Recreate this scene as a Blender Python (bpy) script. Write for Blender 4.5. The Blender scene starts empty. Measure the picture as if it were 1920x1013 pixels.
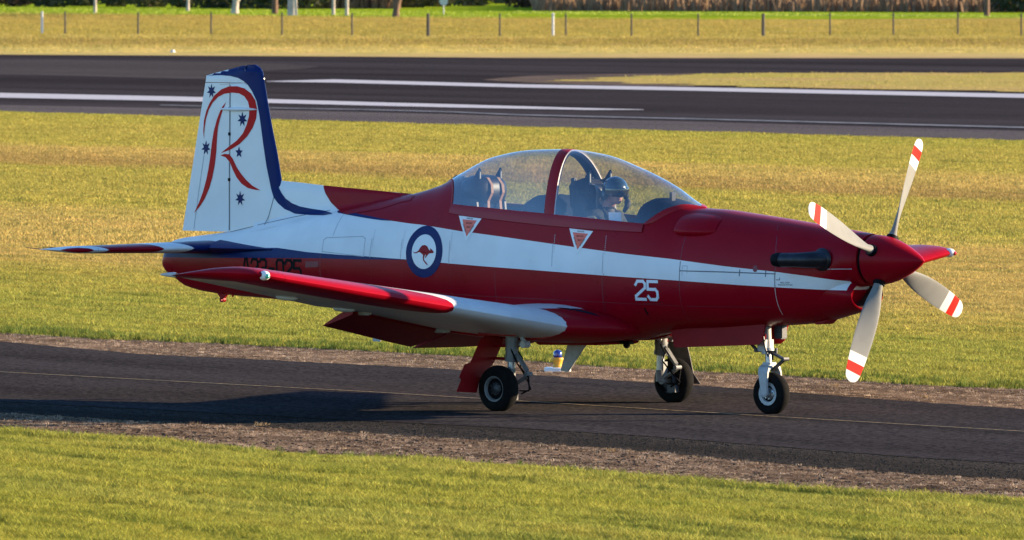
import bpy, bmesh, math, random
from mathutils import Vector, Matrix
from mathutils.bvhtree import BVHTree
from mathutils.geometry import tessellate_polygon
random.seed(7)
S=bpy.context.scene
COL=S.collection
pi=math.pi
# ---------------------------------------------------------------- camera, sky, sun, exposure
cam_d=bpy.data.cameras.new('camera'); cam=bpy.data.objects.new('camera',cam_d); COL.objects.link(cam)
CP=Vector((63.584,-72.306,4.245))
CF=Vector((-0.665643,0.745651,-0.030392)); CR=Vector((0.745988,0.66596,0.000397)); CU=Vector((-0.020536,0.022407,0.999538))
M=Matrix((CR,CU,-CF)).transposed().to_4x4(); M.translation=CP
cam.matrix_world=M
cam_d.sensor_width=36; cam_d.lens=18897.83/1920*36
cam_d.clip_start=1; cam_d.clip_end=6000
cam_d.dof.use_dof=True; cam_d.dof.focus_distance=97.5; cam_d.dof.aperture_fstop=13
S.camera=cam
SUN_AZ=math.radians(48.5); SUN_EL=math.radians(13.6)
W=bpy.data.worlds.new('World'); S.world=W; W.use_nodes=True
nt=W.node_tree; sky=nt.nodes.new('ShaderNodeTexSky'); sky.sky_type='NISHITA'; sky.sun_disc=False
sky.sun_elevation=SUN_EL; sky.sun_rotation=pi/2-SUN_AZ; sky.air_density=1.0; sky.dust_density=0.0; sky.ozone_density=5.2
bg=nt.nodes['Background']; nt.links.new(sky.outputs[0],bg.inputs[0]); bg.inputs[1].default_value=0.122
sd=bpy.data.lights.new('sun','SUN'); so=bpy.data.objects.new('sun',sd); COL.objects.link(so)
sd.energy=5.0; sd.angle=math.radians(.55); sd.color=(1,.78,.52)
sdir=Vector((math.cos(SUN_AZ)*math.cos(SUN_EL),math.sin(SUN_AZ)*math.cos(SUN_EL),math.sin(SUN_EL)))
so.rotation_euler=sdir.to_track_quat('Z','Y').to_euler()
S.view_settings.view_transform='Standard'; S.view_settings.look='None'; S.view_settings.gamma=1
S.view_settings.exposure=1.6
S.view_settings.use_curve_mapping=False
S.render.engine='CYCLES'
S.cycles.max_bounces=8; S.cycles.transparent_max_bounces=16

# ---------------------------------------------------------------- helpers
def tag(o,label=None,cat=None,group=None,kind=None):
    if label:o['label']=label
    if cat:o['category']=cat
    if group:o['group']=group
    if kind:o['kind']=kind
    return o
def empty(name,loc=(0,0,0),parent=None):
    o=bpy.data.objects.new(name,None); COL.objects.link(o); o.location=loc; o.empty_display_size=.3
    if parent:o.parent=parent
    return o
class MB:
    def __init__(s): s.v=[];s.f=[];s.m=[]
    def add(s,v,f,m=0):
        b=len(s.v); s.v+= [tuple(p) for p in v]; s.f+=[tuple(i+b for i in q) for q in f]; s.m+=[m]*len(f); return s
    def box(s,c,d,rot=None,m=0,bev=0):
        c=Vector(c); v=[]
        for z in(-1,1):
            for y in(-1,1):
                for x in(-1,1):
                    p=Vector((x*d[0]/2,y*d[1]/2,z*d[2]/2)); v.append(c+(rot@p if rot else p))
        return s.add(v,[(0,2,3,1),(4,5,7,6),(0,1,5,4),(2,6,7,3),(0,4,6,2),(1,3,7,5)],m)
    def tube(s,pts,rad,n=10,m=0,cap=True):
        pts=[Vector(p) for p in pts]
        if not isinstance(rad,(list,tuple)): rad=[rad]*len(pts)
        rings=[]; up=None
        for i,p in enumerate(pts):
            t=(pts[min(i+1,len(pts)-1)]-pts[max(i-1,0)]).normalized()
            if up is None: up=Vector((0,0,1)) if abs(t.z)<.9 else Vector((1,0,0))
            a=t.cross(up).normalized(); b=a.cross(t).normalized(); up=b
            rings.append([p+(a*math.cos(2*pi*k/n)+b*math.sin(2*pi*k/n))*rad[i] for k in range(n)])
        v=[q for r in rings for q in r]; f=[]
        for i in range(len(pts)-1):
            for k in range(n):
                a=i*n+k; b=i*n+(k+1)%n; f.append((a,b,b+n,a+n))
        if cap: f.append(tuple(range(n))[::-1]); f.append(tuple(range((len(pts)-1)*n,len(pts)*n)))
        return s.add(v,f,m)
    def lathe(s,prof,origin,axis,n=32,m=0,close=False):
        # prof list of (h,r) along axis
        ax=Vector(axis).normalized(); o=Vector(origin)
        a=ax.cross(Vector((0,0,1)) if abs(ax.z)<.9 else Vector((1,0,0))).normalized(); b=ax.cross(a)
        v=[];f=[]
        for h,r in prof:
            for k in range(n):
                t=2*pi*k/n; v.append(o+ax*h+(a*math.cos(t)+b*math.sin(t))*r)
        L=len(prof)
        for i in range(L if close else L-1):
            for k in range(n):
                p=i*n+k; q=i*n+(k+1)%n; j=((i+1)%L)*n
                f.append((p,q,j+(k+1)%n,j+k))
        return s.add(v,f,m)
    def loft(s,rings,m=0,closed=True,cap=False):
        n=len(rings[0]); v=[p for r in rings for p in r]; f=[]
        for i in range(len(rings)-1):
            for k in range(n if closed else n-1):
                a=i*n+k;b=i*n+(k+1)%n; f.append((a,b,b+n,a+n))
        if cap: f.append(tuple(range(n))[::-1]); f.append(tuple(range((len(rings)-1)*n,len(rings)*n)))
        return s.add(v,f,m)
    def prism(s,poly,axis,a,b,m=0):
        # poly 2D extruded along axis between a and b
        def P(p,t):
            return {0:(t,p[0],p[1]),1:(p[0],t,p[1]),2:(p[0],p[1],t)}[axis]
        n=len(poly); v=[P(p,a) for p in poly]+[P(p,b) for p in poly]
        f=[(i,(i+1)%n,(i+1)%n+n,i+n) for i in range(n)]
        for t in tessellate_polygon([[Vector((p[0],p[1],0)) for p in poly]]):
            f.append(tuple(t)); f.append(tuple(i+n for i in t)[::-1])
        return s.add(v,f,m)
    def build(s,name,mats,parent=None,smooth=None,bevel=0):
        me=bpy.data.meshes.new(name); me.from_pydata(s.v,[],s.f)
        if not isinstance(mats,(list,tuple)): mats=[mats]
        for mm in mats: me.materials.append(mm)
        me.polygons.foreach_set('material_index',s.m)
        bm=bmesh.new(); bm.from_mesh(me); bmesh.ops.remove_doubles(bm,verts=bm.verts,dist=1e-5)
        if s is not None and not getattr(s,'keepn',False): bmesh.ops.recalc_face_normals(bm,faces=bm.faces)
        if bevel:
            es=[e for e in bm.edges if len(e.link_faces)==2 and e.calc_face_angle(0)>.6]
            bmesh.ops.bevel(bm,geom=es,offset=bevel,segments=2,affect='EDGES',clamp_overlap=True)
        bm.to_mesh(me); bm.free()
        if smooth is not None:
            me.polygons.foreach_set('use_smooth',[True]*len(me.polygons))
            me.set_sharp_from_angle(angle=math.radians(smooth))
        o=bpy.data.objects.new(name,me); COL.objects.link(o)
        if parent: o.parent=parent
        return o
def newmat(name):
    m=bpy.data.materials.new(name); m.use_nodes=True; return m,m.node_tree,m.node_tree.nodes['Principled BSDF']
def plain(name,col,rough=.5,metal=0,coat=0,spec=None,var=.12,scale=12,bump=0.0):
    m,t,p=newmat(name)
    p.inputs['Roughness'].default_value=rough; p.inputs['Metallic'].default_value=metal; p.inputs['Coat Weight'].default_value=coat
    p.inputs['Coat Roughness'].default_value=.08
    if spec is not None:p.inputs['Specular IOR Level'].default_value=spec
    tc=t.nodes.new('ShaderNodeTexCoord'); n=t.nodes.new('ShaderNodeTexNoise'); n.inputs['Scale'].default_value=scale; n.inputs['Detail'].default_value=5
    t.links.new(tc.outputs['Object'],n.inputs['Vector'])
    mr=t.nodes.new('ShaderNodeMapRange'); mr.inputs[1].default_value=.3; mr.inputs[2].default_value=.7; mr.inputs[3].default_value=1-var; mr.inputs[4].default_value=1+var
    t.links.new(n.outputs[0],mr.inputs[0])
    mx=t.nodes.new('ShaderNodeVectorMath'); mx.operation='SCALE'; mx.inputs[0].default_value=col[:3]; t.links.new(mr.outputs[0],mx.inputs['Scale'])
    t.links.new(mx.outputs[0],p.inputs['Base Color'])
    if bump:
        b=t.nodes.new('ShaderNodeBump'); b.inputs['Strength'].default_value=bump; b.inputs['Distance'].default_value=.01
        t.links.new(n.outputs[0],b.inputs['Height']); t.links.new(b.outputs[0],p.inputs['Normal'])
    return m
RED=(.265,.002,.009); WHT=(.72,.72,.70); BLU=(.005,.016,.095)
M_red=plain('red_paint',RED,.32,coat=.0,spec=.09,var=.05,scale=3)
M_redm=plain('red_door_paint',(.24,.004,.006),.5,spec=.2,var=.1,scale=5)
M_white=plain('white_paint',WHT,.3,coat=.1,spec=.3,var=.03,scale=4)
M_blue=plain('blue_paint',BLU,.35,coat=.0,spec=.10,var=.05,scale=4)
M_black=plain('black_rubber',(.008,.008,.008),.8,spec=.15,var=.25,scale=30,bump=.1)
M_tyre=plain('tyre_rubber',(.007,.0065,.006),.9,spec=.1,var=.3,scale=25,bump=.15)
M_metal=plain('bare_metal',(.45,.45,.46),.35,metal=.9,var=.15,scale=30)
M_dmetal=plain('dark_metal',(.045,.045,.05),.45,metal=.6,var=.25,scale=30)
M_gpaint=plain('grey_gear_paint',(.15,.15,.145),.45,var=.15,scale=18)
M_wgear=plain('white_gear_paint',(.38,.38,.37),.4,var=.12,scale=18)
M_prop=plain('prop_grey_paint',(.19,.19,.175),.65,spec=.15,var=.06,scale=9)
M_pwhite=plain('prop_white_paint',(.56,.55,.52),.65,spec=.15,var=.04,scale=9)
M_pred=plain('prop_red_paint',(.50,.012,.006),.65,spec=.1,var=.05,scale=9)
M_exh=plain('exhaust_steel',(.02,.022,.028),.38,metal=.55,var=.3,scale=14)
M_cock=plain('cockpit_grey',(.012,.013,.016),.8,spec=.15,var=.3,scale=20)
M_coam=plain('coaming_fabric',(.007,.012,.024),.9,spec=.1,var=.25,scale=30,bump=.2)
M_seat=plain('seat_frame_black',(.006,.007,.010),.45,spec=.3,var=.3,scale=20)
M_strap=plain('tan_webbing',(.28,.15,.085),.8,var=.2,scale=60)
M_dkline=plain('panel_gap_dark',(.10,.11,.13),.6,var=.2,scale=20)
M_faint=plain('panel_gap_faint',(.40,.41,.42),.5,var=.1,scale=20)
M_faintr=plain('panel_gap_red',(.16,.006,.014),.5,var=.1,scale=20)
M_pale=plain('pale_seal',(.50,.42,.38),.5,var=.1,scale=20)
M_txtblk=plain('black_marking',(.004,.004,.005),.6,spec=.08,var=.1,scale=20)
M_orange=plain('warning_red',(.75,.11,.06),.45,var=.1,scale=20)
# ---------------------------------------------------------------- measured outlines (metres, aircraft frame: x forward, z up)
D={'WTOP': [(-3.124, 1.839), (-2.926, 1.815), (-2.663, 1.79), (-2.43, 1.771), (-2.204, 1.753), (-1.979, 1.736), (-1.762, 1.725), (-1.441, 1.696), (-1.205, 1.672), (-1.04, 1.662), (-0.648, 1.63), (-0.269, 1.598), (0.228, 1.554), (0.898, 1.499), (1.464, 1.461), (2.11, 1.405), (2.686, 1.365), (3.081, 1.328), (3.473, 1.282)],
'WBOT': [(-4.754, 1.385), (-3.792, 1.463), (-3.354, 1.431), (-2.887, 1.415), (-2.529, 1.409), (-2.22, 1.398), (-1.937, 1.39), (-1.462, 1.368), (-0.918, 1.346), (-0.254, 1.323), (0.733, 1.286), (1.482, 1.263), (2.282, 1.233), (2.685, 1.221), (3.22, 1.205), (3.425, 1.203)],
'BBOT': [(-4.748, 1.343), (-3.776, 1.364), (-3.162, 1.375), (-2.738, 1.375), (-2.219, 1.382), (-1.936, 1.387)],
'FINBLUE': [(-5.01, 3.14), (-4.909, 3.183), (-4.766, 3.215), (-4.623, 3.237), (-4.452, 3.246), (-4.339, 3.245), (-4.282, 3.223), (-4.254, 3.177), (-4.231, 3.074), (-4.197, 2.929), (-4.154, 2.744), (-4.112, 2.579), (-4.055, 2.372), (-4.022, 2.207), (-3.999, 2.115), (-4.01, 2.042), (-3.971, 1.991), (-3.914, 1.94), (-3.829, 1.896), (-3.717, 1.865), (-3.576, 1.847), (-3.435, 1.835), (-3.323, 1.82), (-3.197, 1.804), (-3.323, 1.785), (-3.562, 1.783), (-3.773, 1.792), (-3.914, 1.837), (-3.999, 1.893), (-4.056, 1.948), (-4.098, 2.041), (-4.126, 2.144), (-4.155, 2.247), (-4.177, 2.35), (-4.203, 2.474), (-4.231, 2.619), (-4.259, 2.763), (-4.296, 2.897), (-4.353, 2.99), (-4.41, 3.052), (-4.467, 3.089), (-4.538, 3.117), (-4.652, 3.137), (-4.795, 3.142), (-4.909, 3.141)],
'BODYBLUE': [(-3.185, 1.832), (-3.044, 1.83), (-2.84, 1.817), (-2.611, 1.796), (-2.355, 1.77), (-2.204, 1.754), (-2.387, 1.757), (-2.593, 1.771), (-2.811, 1.789), (-3.132, 1.816)],
'R1': [(-5.03, 2.506), (-5.044, 2.589), (-5.036, 2.693), (-5.004, 2.787), (-4.952, 2.87), (-4.881, 2.944), (-4.781, 3.003), (-4.666, 3.035), (-4.552, 3.036), (-4.453, 3.016), (-4.367, 2.969), (-4.31, 2.897), (-4.288, 2.815), (-4.296, 2.721), (-4.339, 2.628), (-4.41, 2.544), (-4.51, 2.47), (-4.624, 2.417), (-4.781, 2.373), (-4.652, 2.448), (-4.553, 2.501), (-4.467, 2.574), (-4.419, 2.658), (-4.39, 2.741), (-4.384, 2.82), (-4.401, 2.882), (-4.453, 2.937), (-4.524, 2.966), (-4.624, 2.973), (-4.738, 2.96), (-4.829, 2.928), (-4.909, 2.871), (-4.967, 2.798), (-5.004, 2.714), (-5.024, 2.63), (-5.03, 2.568)],
'R2': [(-4.709, 2.879), (-4.766, 2.831), (-4.809, 2.768), (-4.847, 2.695), (-4.887, 2.59), (-4.915, 2.465), (-4.938, 2.319), (-4.961, 2.215), (-4.99, 2.111), (-5.039, 1.985), (-5.097, 1.88), (-5.168, 1.775), (-5.082, 1.843), (-5.01, 1.923), (-4.944, 2.028), (-4.901, 2.133), (-4.867, 2.258), (-4.847, 2.383), (-4.838, 2.529), (-4.824, 2.633), (-4.795, 2.716), (-4.758, 2.8)],
'R3': [(-4.787, 2.353), (-4.724, 2.368), (-4.658, 2.365), (-4.61, 2.324), (-4.553, 2.241), (-4.496, 2.18), (-4.425, 2.119), (-4.339, 2.062), (-4.226, 2.016), (-4.311, 2.021), (-4.396, 2.036), (-4.482, 2.077), (-4.553, 2.138), (-4.604, 2.21), (-4.653, 2.292), (-4.71, 2.333)],
'STARS': [(-4.929, 2.985), (-4.478, 2.711), (-5.001, 2.423), (-4.502, 1.931), (-4.521, 2.385)],
'FINOUT': [(-5.01, 3.14), (-4.909, 3.183), (-4.766, 3.215), (-4.623, 3.237), (-4.452, 3.246), (-4.339, 3.245), (-4.282, 3.227), (-4.248, 3.177), (-4.225, 3.074), (-4.197, 2.929), (-4.154, 2.744), (-4.112, 2.579), (-4.055, 2.372), (-4.022, 2.207), (-4.005, 2.115), (-3.717, 2.096), (-3.421, 2.072), (-3.085, 2.056), (-2.728, 2.035), (-2.237, 2.014), (-2.237, 1.946), (-2.728, 1.887), (-3.197, 1.818), (-4.169, 1.667), (-4.667, 1.579), (-5.327, 1.49), (-5.298, 1.585), (-5.217, 1.899), (-5.125, 2.359), (-5.067, 2.734)],
'RUD': [(-5.01, 3.14), (-4.909, 3.183), (-4.766, 3.215), (-4.623, 3.237), (-4.45, 3.244), (-4.444, 3.076), (-4.652, 3.05), (-4.662, 1.602), (-5.292, 1.581)],
'DORSRED': [(-3.429, 2.07), (-3.379, 1.993), (-3.301, 1.908), (-3.202, 1.845), (-3.117, 1.825)],
'RNDC': [(-1.698, 1.467), (-1.747, 1.718), (-1.692, 1.219), (-1.95, 1.452), (-1.453, 1.484), (-1.724, 1.634), (-1.69, 1.304), (-1.869, 1.461), (-1.538, 1.478)],
'KANG': [(-1.854, 1.475), (-1.832, 1.459), (-1.802, 1.462), (-1.769, 1.481), (-1.752, 1.506), (-1.728, 1.528), (-1.688, 1.534), (-1.656, 1.522), (-1.636, 1.498), (-1.621, 1.484), (-1.607, 1.485), (-1.617, 1.506), (-1.591, 1.494), (-1.574, 1.481), (-1.559, 1.464), (-1.578, 1.458), (-1.604, 1.455), (-1.624, 1.452), (-1.637, 1.442), (-1.656, 1.423), (-1.669, 1.408), (-1.676, 1.415), (-1.663, 1.437), (-1.675, 1.441), (-1.686, 1.422), (-1.689, 1.408), (-1.684, 1.387), (-1.659, 1.369), (-1.636, 1.345), (-1.646, 1.342), (-1.673, 1.361), (-1.698, 1.384), (-1.706, 1.408), (-1.703, 1.436), (-1.725, 1.45), (-1.751, 1.463), (-1.771, 1.463), (-1.801, 1.452), (-1.831, 1.452)],
'TRI1': [(-1.28, 1.823), (-0.965, 1.806), (-1.14, 1.577)],
'TRI1i': [(-1.222, 1.789), (-1.028, 1.78), (-1.141, 1.624)],
'TRI2': [(0.171, 1.728), (0.471, 1.706), (0.294, 1.474)],
'TRI2i': [(0.222, 1.692), (0.413, 1.68), (0.299, 1.527)],
'N25': [(1.025, 1.265), (1.324, 1.258), (1.296, 1.056), (1.009, 1.057)],
'REG': [(-4.368, 1.351), (-3.423, 1.351), (-3.43, 1.205)],
'PANEL': [(-3.143, 1.554), (-3.111, 1.575), (-2.589, 1.599), (-2.544, 1.577), (-2.536, 1.407), (-3.139, 1.44)],
'COWL': [(2.44, 1.857), (2.654, 1.563), (2.684, 1.215), (2.545, 0.876)],
'SEAM1': [(1.457, 1.741), (1.266, 0.773)],
'SEAMH': [(1.569, 1.353), (2.686, 1.345)],
'WALK': [[0.195, -0.75, 1.002], [0.801, -0.75, 0.94]],
'SCOOP': [(1.44, 1.79), (1.936, 1.749), (1.476, 1.899), (1.665, 1.67)],
'EXH': [(3.217, 1.488), (2.637, 1.478)],
'INT': [(3.401, 1.15), (3.443, 1.16)]}

G={'GE': [(-2.92, -6.77), (-0.74, -7.23), (1.68, -7.65), (3.22, -8.25), (4.87, -8.67), (6.85, -8.75), (9.13, -9.66), (10.93, -10.08), (12.46, -10.24), (13.57, -10.2), (15.03, -10.36)],
'NA': [(-5.33, -4.4), (-3.33, -4.6), (-1.25, -4.95), (0.22, -5.07), (1.8, -5.34), (4.13, -5.7), (5.88, -6.09), (8.0, -6.97), (9.99, -7.59), (11.66, -7.83), (13.3, -8.15)],
'SM': [(-7.03, -2.72), (-4.96, -2.96), (0.22, -3.62), (2.42, -3.79), (4.34, -4.15), (6.52, -4.86), (8.59, -5.55), (10.0, -5.77), (11.61, -6.0)],
'CL': [(-12.08, 2.25), (-9.87, 2.02), (-3.68, 0.99), (2.71, -0.46), (6.34, -1.22), (8.12, -1.54)],
'FA': [(-18.6, 8.68), (-15.88, 8.09), (-12.31, 6.54), (-10.04, 6.23), (-6.86, 5.69), (-5.21, 5.17), (-1.4, 4.08), (-0.37, 3.67), (1.57, 2.98), (3.47, 2.35), (5.65, 1.61)],
'FG': [(-20.54, 10.59), (-17.83, 10.06), (-15.55, 9.47), (-13.78, 9.36), (-11.42, 8.99), (-9.04, 8.52), (-5.75, 7.25), (-3.09, 6.91), (-1.03, 6.13), (0.53, 6.0), (2.36, 5.81)],
'RN': [(-147.56, 136.87), (-139.28, 132.95), (-111.03, 123.29), (-87.91, 115.8), (-83.83, 114.73)],
'RSH': [(-154.83, 144.07), (-148.42, 142.2), (-135.16, 139.7), (-125.76, 137.32), (-117.27, 133.39), (-112.18, 131.86), (-96.58, 126.56), (-91.65, 124.65)],
'LAt': [(-178.2, 164.71), (-167.5, 161.51), (-156.9, 158.95), (-151.09, 156.7), (-143.82, 153.68), (-138.95, 151.93), (-130.66, 148.63), (-127.8, 147.8)],
'LAb': [(-169.37, 156.06), (-159.29, 153.21), (-149.69, 151.38), (-144.98, 150.18), (-138.79, 148.2), (-134.47, 146.97), (-128.27, 145.91), (-127.25, 147.17)],
'LBt': [(-183.46, 191.23), (-185.66, 197.13), (-171.26, 190.82), (-160.77, 188.3), (-141.58, 182.43), (-135.82, 180.7)],
'LBb': [(-182.58, 190.29), (-179.01, 189.93), (-165.22, 184.05), (-154.69, 181.24), (-135.5, 174.89), (-130.0, 173.32)],
'LCt': [(-144.94, 145.48), (-138.45, 143.22), (-133.64, 142.59), (-129.15, 141.08), (-124.54, 138.47), (-120.73, 137.33), (-115.8, 136.06), (-100.23, 131.09), (-95.11, 129.05)],
'LCb': [(-143.93, 144.42), (-137.42, 142.11), (-132.5, 141.35), (-127.91, 139.71), (-123.22, 136.99), (-119.46, 135.88), (-114.58, 134.64), (-98.91, 129.45), (-93.86, 127.46)],
'RF': [(-271.41, 259.57), (-265.91, 261.09), (-246.25, 265.3), (-238.28, 265.84), (-220.12, 279.94), (-216.68, 283.28)],
'IS': [(-176.66, 199.99), (-184.98, 213.35), (-189.25, 224.54), (-181.49, 231.98), (-178.5, 234.85), (-139.07, 184.82), (-145.84, 187.73), (-156.71, 189.13), (-167.87, 195.12)],
'FV': [(-383.2, 365.68), (-361.24, 360.95), (-318.68, 372.19), (-307.94, 388.97), (-301.7, 395.19)],
'GS': [(-570.62, 549.42), (-554.12, 552.71), (-509.92, 533.04), (-474.62, 510.41), (-450.02, 503.02), (-428.01, 504.86), (-432.15, 543.19), (-433.75, 564.19)],
'TB': [(-667.46, 644.35), (-621.53, 620.92), (-588.98, 605.65), (-567.7, 596.86), (-551.94, 598.39), (-572.18, 639.86), (-512.48, 582.69), (-487.69, 581.89), (-456.08, 564.6), (-463.23, 581.77), (-465.63, 604.99)],
'TRUNK': [(-535.33, 545.19), (-556.44, 578.83), (-520.83, 547.18), (-512.39, 543.1), (-493.82, 525.34), (-503.04, 540.21), (-490.75, 528.52), (-471.64, 513.5), (-449.32, 559.71), (-519.74, 548.32)],
'POST': [(-360.17, 362.02), (-353.91, 361.84), (-349.28, 363.29), (-341.75, 361.41), (-335.88, 361.12), (-329.83, 361.08), (-326.88, 364.02), (-324.16, 366.73), (-321.45, 369.43), (-318.7, 372.17), (-316.01, 374.85), (-318.84, 384.27), (-316.18, 386.92), (-316.29, 393.08), (-308.05, 388.86), (-366.52, 362.2), (-305.27, 391.64)],
'WPOST': [(-361.14, 361.04), (-327.54, 369.43)],
'MARK': [(-267.91, 274.79), (-600.29, 661.28), (-509.4, 533.58)]}
# 66 [-335.103  374.294] t2=446.8
# 70 [-323.553  361.356] t2=431.4
# 75 [-310.023  346.2  ] t2=413.3
# 80 [-297.407  332.068] t2=396.5
# 85 [-285.615  318.859] t2=380.7
# 90 [-274.569  306.485] t2=365.9
# 95 [-264.2   294.87] t2=352.1
# 100 [-254.448  283.946] t2=339.0
# 104 [-247.054  275.664] t2=329.2

import bisect
# x, ztop, zbot, halfwidth, zw, n_up, n_low
ST=[
(-5.6,1.33,1.235,.02,1.28,2,2),
(-5.55,1.43,1.185,.05,1.30,2,2),
(-5.45,1.50,1.14,.075,1.30,2,2),
(-5.3,1.53,1.055,.10,1.31,2,2.0),
(-5.0,1.565,1.00,.15,1.31,2,2.0),
(-4.6,1.615,.97,.20,1.31,2,2.1),
(-4.2,1.685,.955,.245,1.31,2,2.1),
(-3.7,1.76,.925,.30,1.31,2,2.2),
(-3.2,1.84,.89,.345,1.31,2,2.2),
(-2.75,1.92,.845,.385,1.31,2,2.2),
(-2.28,2.0,.79,.42,1.31,2,2.3),
(-1.82,2.112,.74,.45,1.31,2,2.3),
(-1.54,2.24,.71,.465,1.30,2,2.4),
(-1.16,2.389,.68,.475,1.30,2,2.4),
(-.7,2.456,.635,.485,1.29,2,2.4),
(-.25,2.468,.62,.49,1.28,2,2.4),
(.2,2.427,.645,.49,1.27,2,2.4),
(.6,2.32,.66,.49,1.26,2,2.4),
(1.02,2.162,.735,.485,1.25,2,2.4),
(1.3,2.008,.77,.48,1.25,2.0,2.4),
(1.48,1.936,.785,.475,1.25,2.05,2.4),
(1.75,1.925,.795,.465,1.25,2.15,2.4),
(2.1,1.892,.82,.445,1.26,2.2,2.4),
(2.45,1.856,.845,.42,1.28,2.2,2.3),
(2.8,1.817,.87,.385,1.31,2.2,2.3),
(3.1,1.780,.92,.345,1.35,2.15,2.2),
(3.3,1.757,1.10,.315,1.42,2.1,2.2),
(3.42,1.742,1.23,.29,1.47,2.05,2.1),
(3.5,1.733,1.242,.265,1.47,2.0,2.0),
(3.54,1.728,1.245,.243,1.485,2.0,2.0),
]
XS=[s[0] for s in ST]
def _slopes(c):
    n=len(ST); m=[0]*n; d=[(ST[i+1][c]-ST[i][c])/(XS[i+1]-XS[i]) for i in range(n-1)]
    m[0]=d[0]; m[-1]=d[-1]
    for i in range(1,n-1):
        m[i]=0 if d[i-1]*d[i]<=0 else 2*d[i-1]*d[i]/(d[i-1]+d[i])
    return m
SL={c:_slopes(c) for c in range(1,7)}
def sec(x):
    x=min(max(x,XS[0]),XS[-1]); i=min(max(bisect.bisect_right(XS,x)-1,0),len(XS)-2)
    h=XS[i+1]-XS[i]; t=(x-XS[i])/h; r=[]
    for c in range(1,7):
        a,b=ST[i][c],ST[i+1][c]; m0,m1=SL[c][i]*h,SL[c][i+1]*h
        r.append((2*t**3-3*t*t+1)*a+(t**3-2*t*t+t)*m0+(3*t*t-2*t**3)*b+(t**3-t*t)*m1)
    return r
def hw(x,z):
    zt,zb,w,zw,nu,nl=sec(x)
    H,n=(zt-zw,nu) if z>zw else (zw-zb,nl)
    a=abs((z-zw)/H)
    return 0 if a>=1 else w*(1-a**n)**(1/n)
def spt(x,phi):
    zt,zb,w,zw,nu,nl=sec(x)
    H,n=(zt-zw,nu) if phi>0 else (zw-zb,nl)
    c,s=math.cos(phi),abs(math.sin(phi))
    return (x, w*abs(c)**(2/n), zw+math.copysign(H*s**(2/n),phi))

# ---------------------------------------------------------------- aircraft
AC=empty('training_aircraft'); tag(AC,'red and white two-seat propeller aircraft with a bubble canopy, taxiing on its own','aircraft')
# livery material
def livery():
    m,t,p=newmat('fuselage_livery'); N=t.nodes; L=t.links
    p.inputs['Roughness'].default_value=.27; p.inputs['Coat Weight'].default_value=.0; p.inputs['Specular IOR Level'].default_value=.10; p.inputs['Coat Roughness'].default_value=.08
    tc=N.new('ShaderNodeTexCoord'); sx=N.new('ShaderNodeSeparateXYZ'); L.new(tc.outputs['Object'],sx.inputs[0])
    X0,X1=-5.7,3.7
    nx=N.new('ShaderNodeMapRange'); nx.inputs[1].default_value=X0; nx.inputs[2].default_value=X1; L.new(sx.outputs[0],nx.inputs[0])
    def fc(pts):
        n=N.new('ShaderNodeFloatCurve'); c=n.mapping.curves[0]
        P=[((x-X0)/(X1-X0),z/3.3) for x,z in pts]
        c.points[0].location=P[0]; c.points[1].location=P[-1]
        for q in P[1:-1]: c.points.new(*q)
        for q in c.points: q.handle_type='VECTOR'
        n.mapping.update(); L.new(nx.outputs[0],n.inputs['Value'])
        mu=N.new('ShaderNodeMath'); mu.operation='MULTIPLY'; mu.inputs[1].default_value=3.3; L.new(n.outputs[0],mu.inputs[0]); return mu.outputs[0]
    wt=fc([(-5.7,3.2),(-3.19,3.2),(-3.185,1.846)]+D['WTOP']+[(3.69,1.26)])
    wb=fc([(-5.7,1.45),(-4.4,1.45)]+D['WBOT'][1:]+[(3.69,1.2)])
    bb=fc([(-5.7,1.33)]+D['BBOT']+[(-1.85,1.5),(3.69,1.6)])
    def gt(a,b):
        n=N.new('ShaderNodeMath'); n.operation='GREATER_THAN'; L.new(a,n.inputs[0]); L.new(b,n.inputs[1]); return n.outputs[0]
    z=sx.outputs[2]
    a=gt(z,wt); b=gt(z,wb); c=gt(z,bb); 
    fx=N.new('ShaderNodeMath'); fx.operation='LESS_THAN'; L.new(sx.outputs[0],fx.inputs[0]); fx.inputs[1].default_value=3.43
    def mix(f,A,B):
        n=N.new('ShaderNodeMix'); n.data_type='RGBA'; L.new(f,n.inputs[0])
        for s,v in ((6,A),(7,B)):
            if isinstance(v,tuple): n.inputs[s].default_value=v+(1,)
            else: L.new(v,n.inputs[s])
        return n.outputs[2]
    col=mix(c,RED,BLU); col=mix(b,col,WHT); col=mix(a,col,RED); col=mix(fx.outputs[0],RED,col)
    # faint weathering
    n=N.new('ShaderNodeTexNoise'); n.inputs['Scale'].default_value=2.2; n.inputs['Detail'].default_value=8; L.new(tc.outputs['Object'],n.inputs['Vector'])
    mr=N.new('ShaderNodeMapRange'); mr.inputs[1].default_value=.3; mr.inputs[2].default_value=.7; mr.inputs[3].default_value=.90; mr.inputs[4].default_value=1.06; L.new(n.outputs[0],mr.inputs[0])
    sc=N.new('ShaderNodeVectorMath'); sc.operation='SCALE'; L.new(col,sc.inputs[0]); L.new(mr.outputs[0],sc.inputs['Scale']); L.new(sc.outputs[0],p.inputs['Base Color'])
    # skin waviness
    n2=N.new('ShaderNodeTexNoise'); n2.inputs['Scale'].default_value=3.0; L.new(tc.outputs['Object'],n2.inputs['Vector'])
    bu=N.new('ShaderNodeBump'); bu.inputs['Strength'].default_value=.12; bu.inputs['Distance'].default_value=.02; L.new(n2.outputs[0],bu.inputs['Height']); L.new(bu.outputs[0],p.inputs['Normal']); L.new(bu.outputs[0],p.inputs['Coat Normal'])
    r=N.new('ShaderNodeMapRange'); r.inputs[3].default_value=.22; r.inputs[4].default_value=.36; L.new(n.outputs[0],r.inputs[0]); L.new(r.outputs[0],p.inputs['Roughness'])
    return m
M_liv=livery()
UC0,UC1=-1.42,1.06
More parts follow.
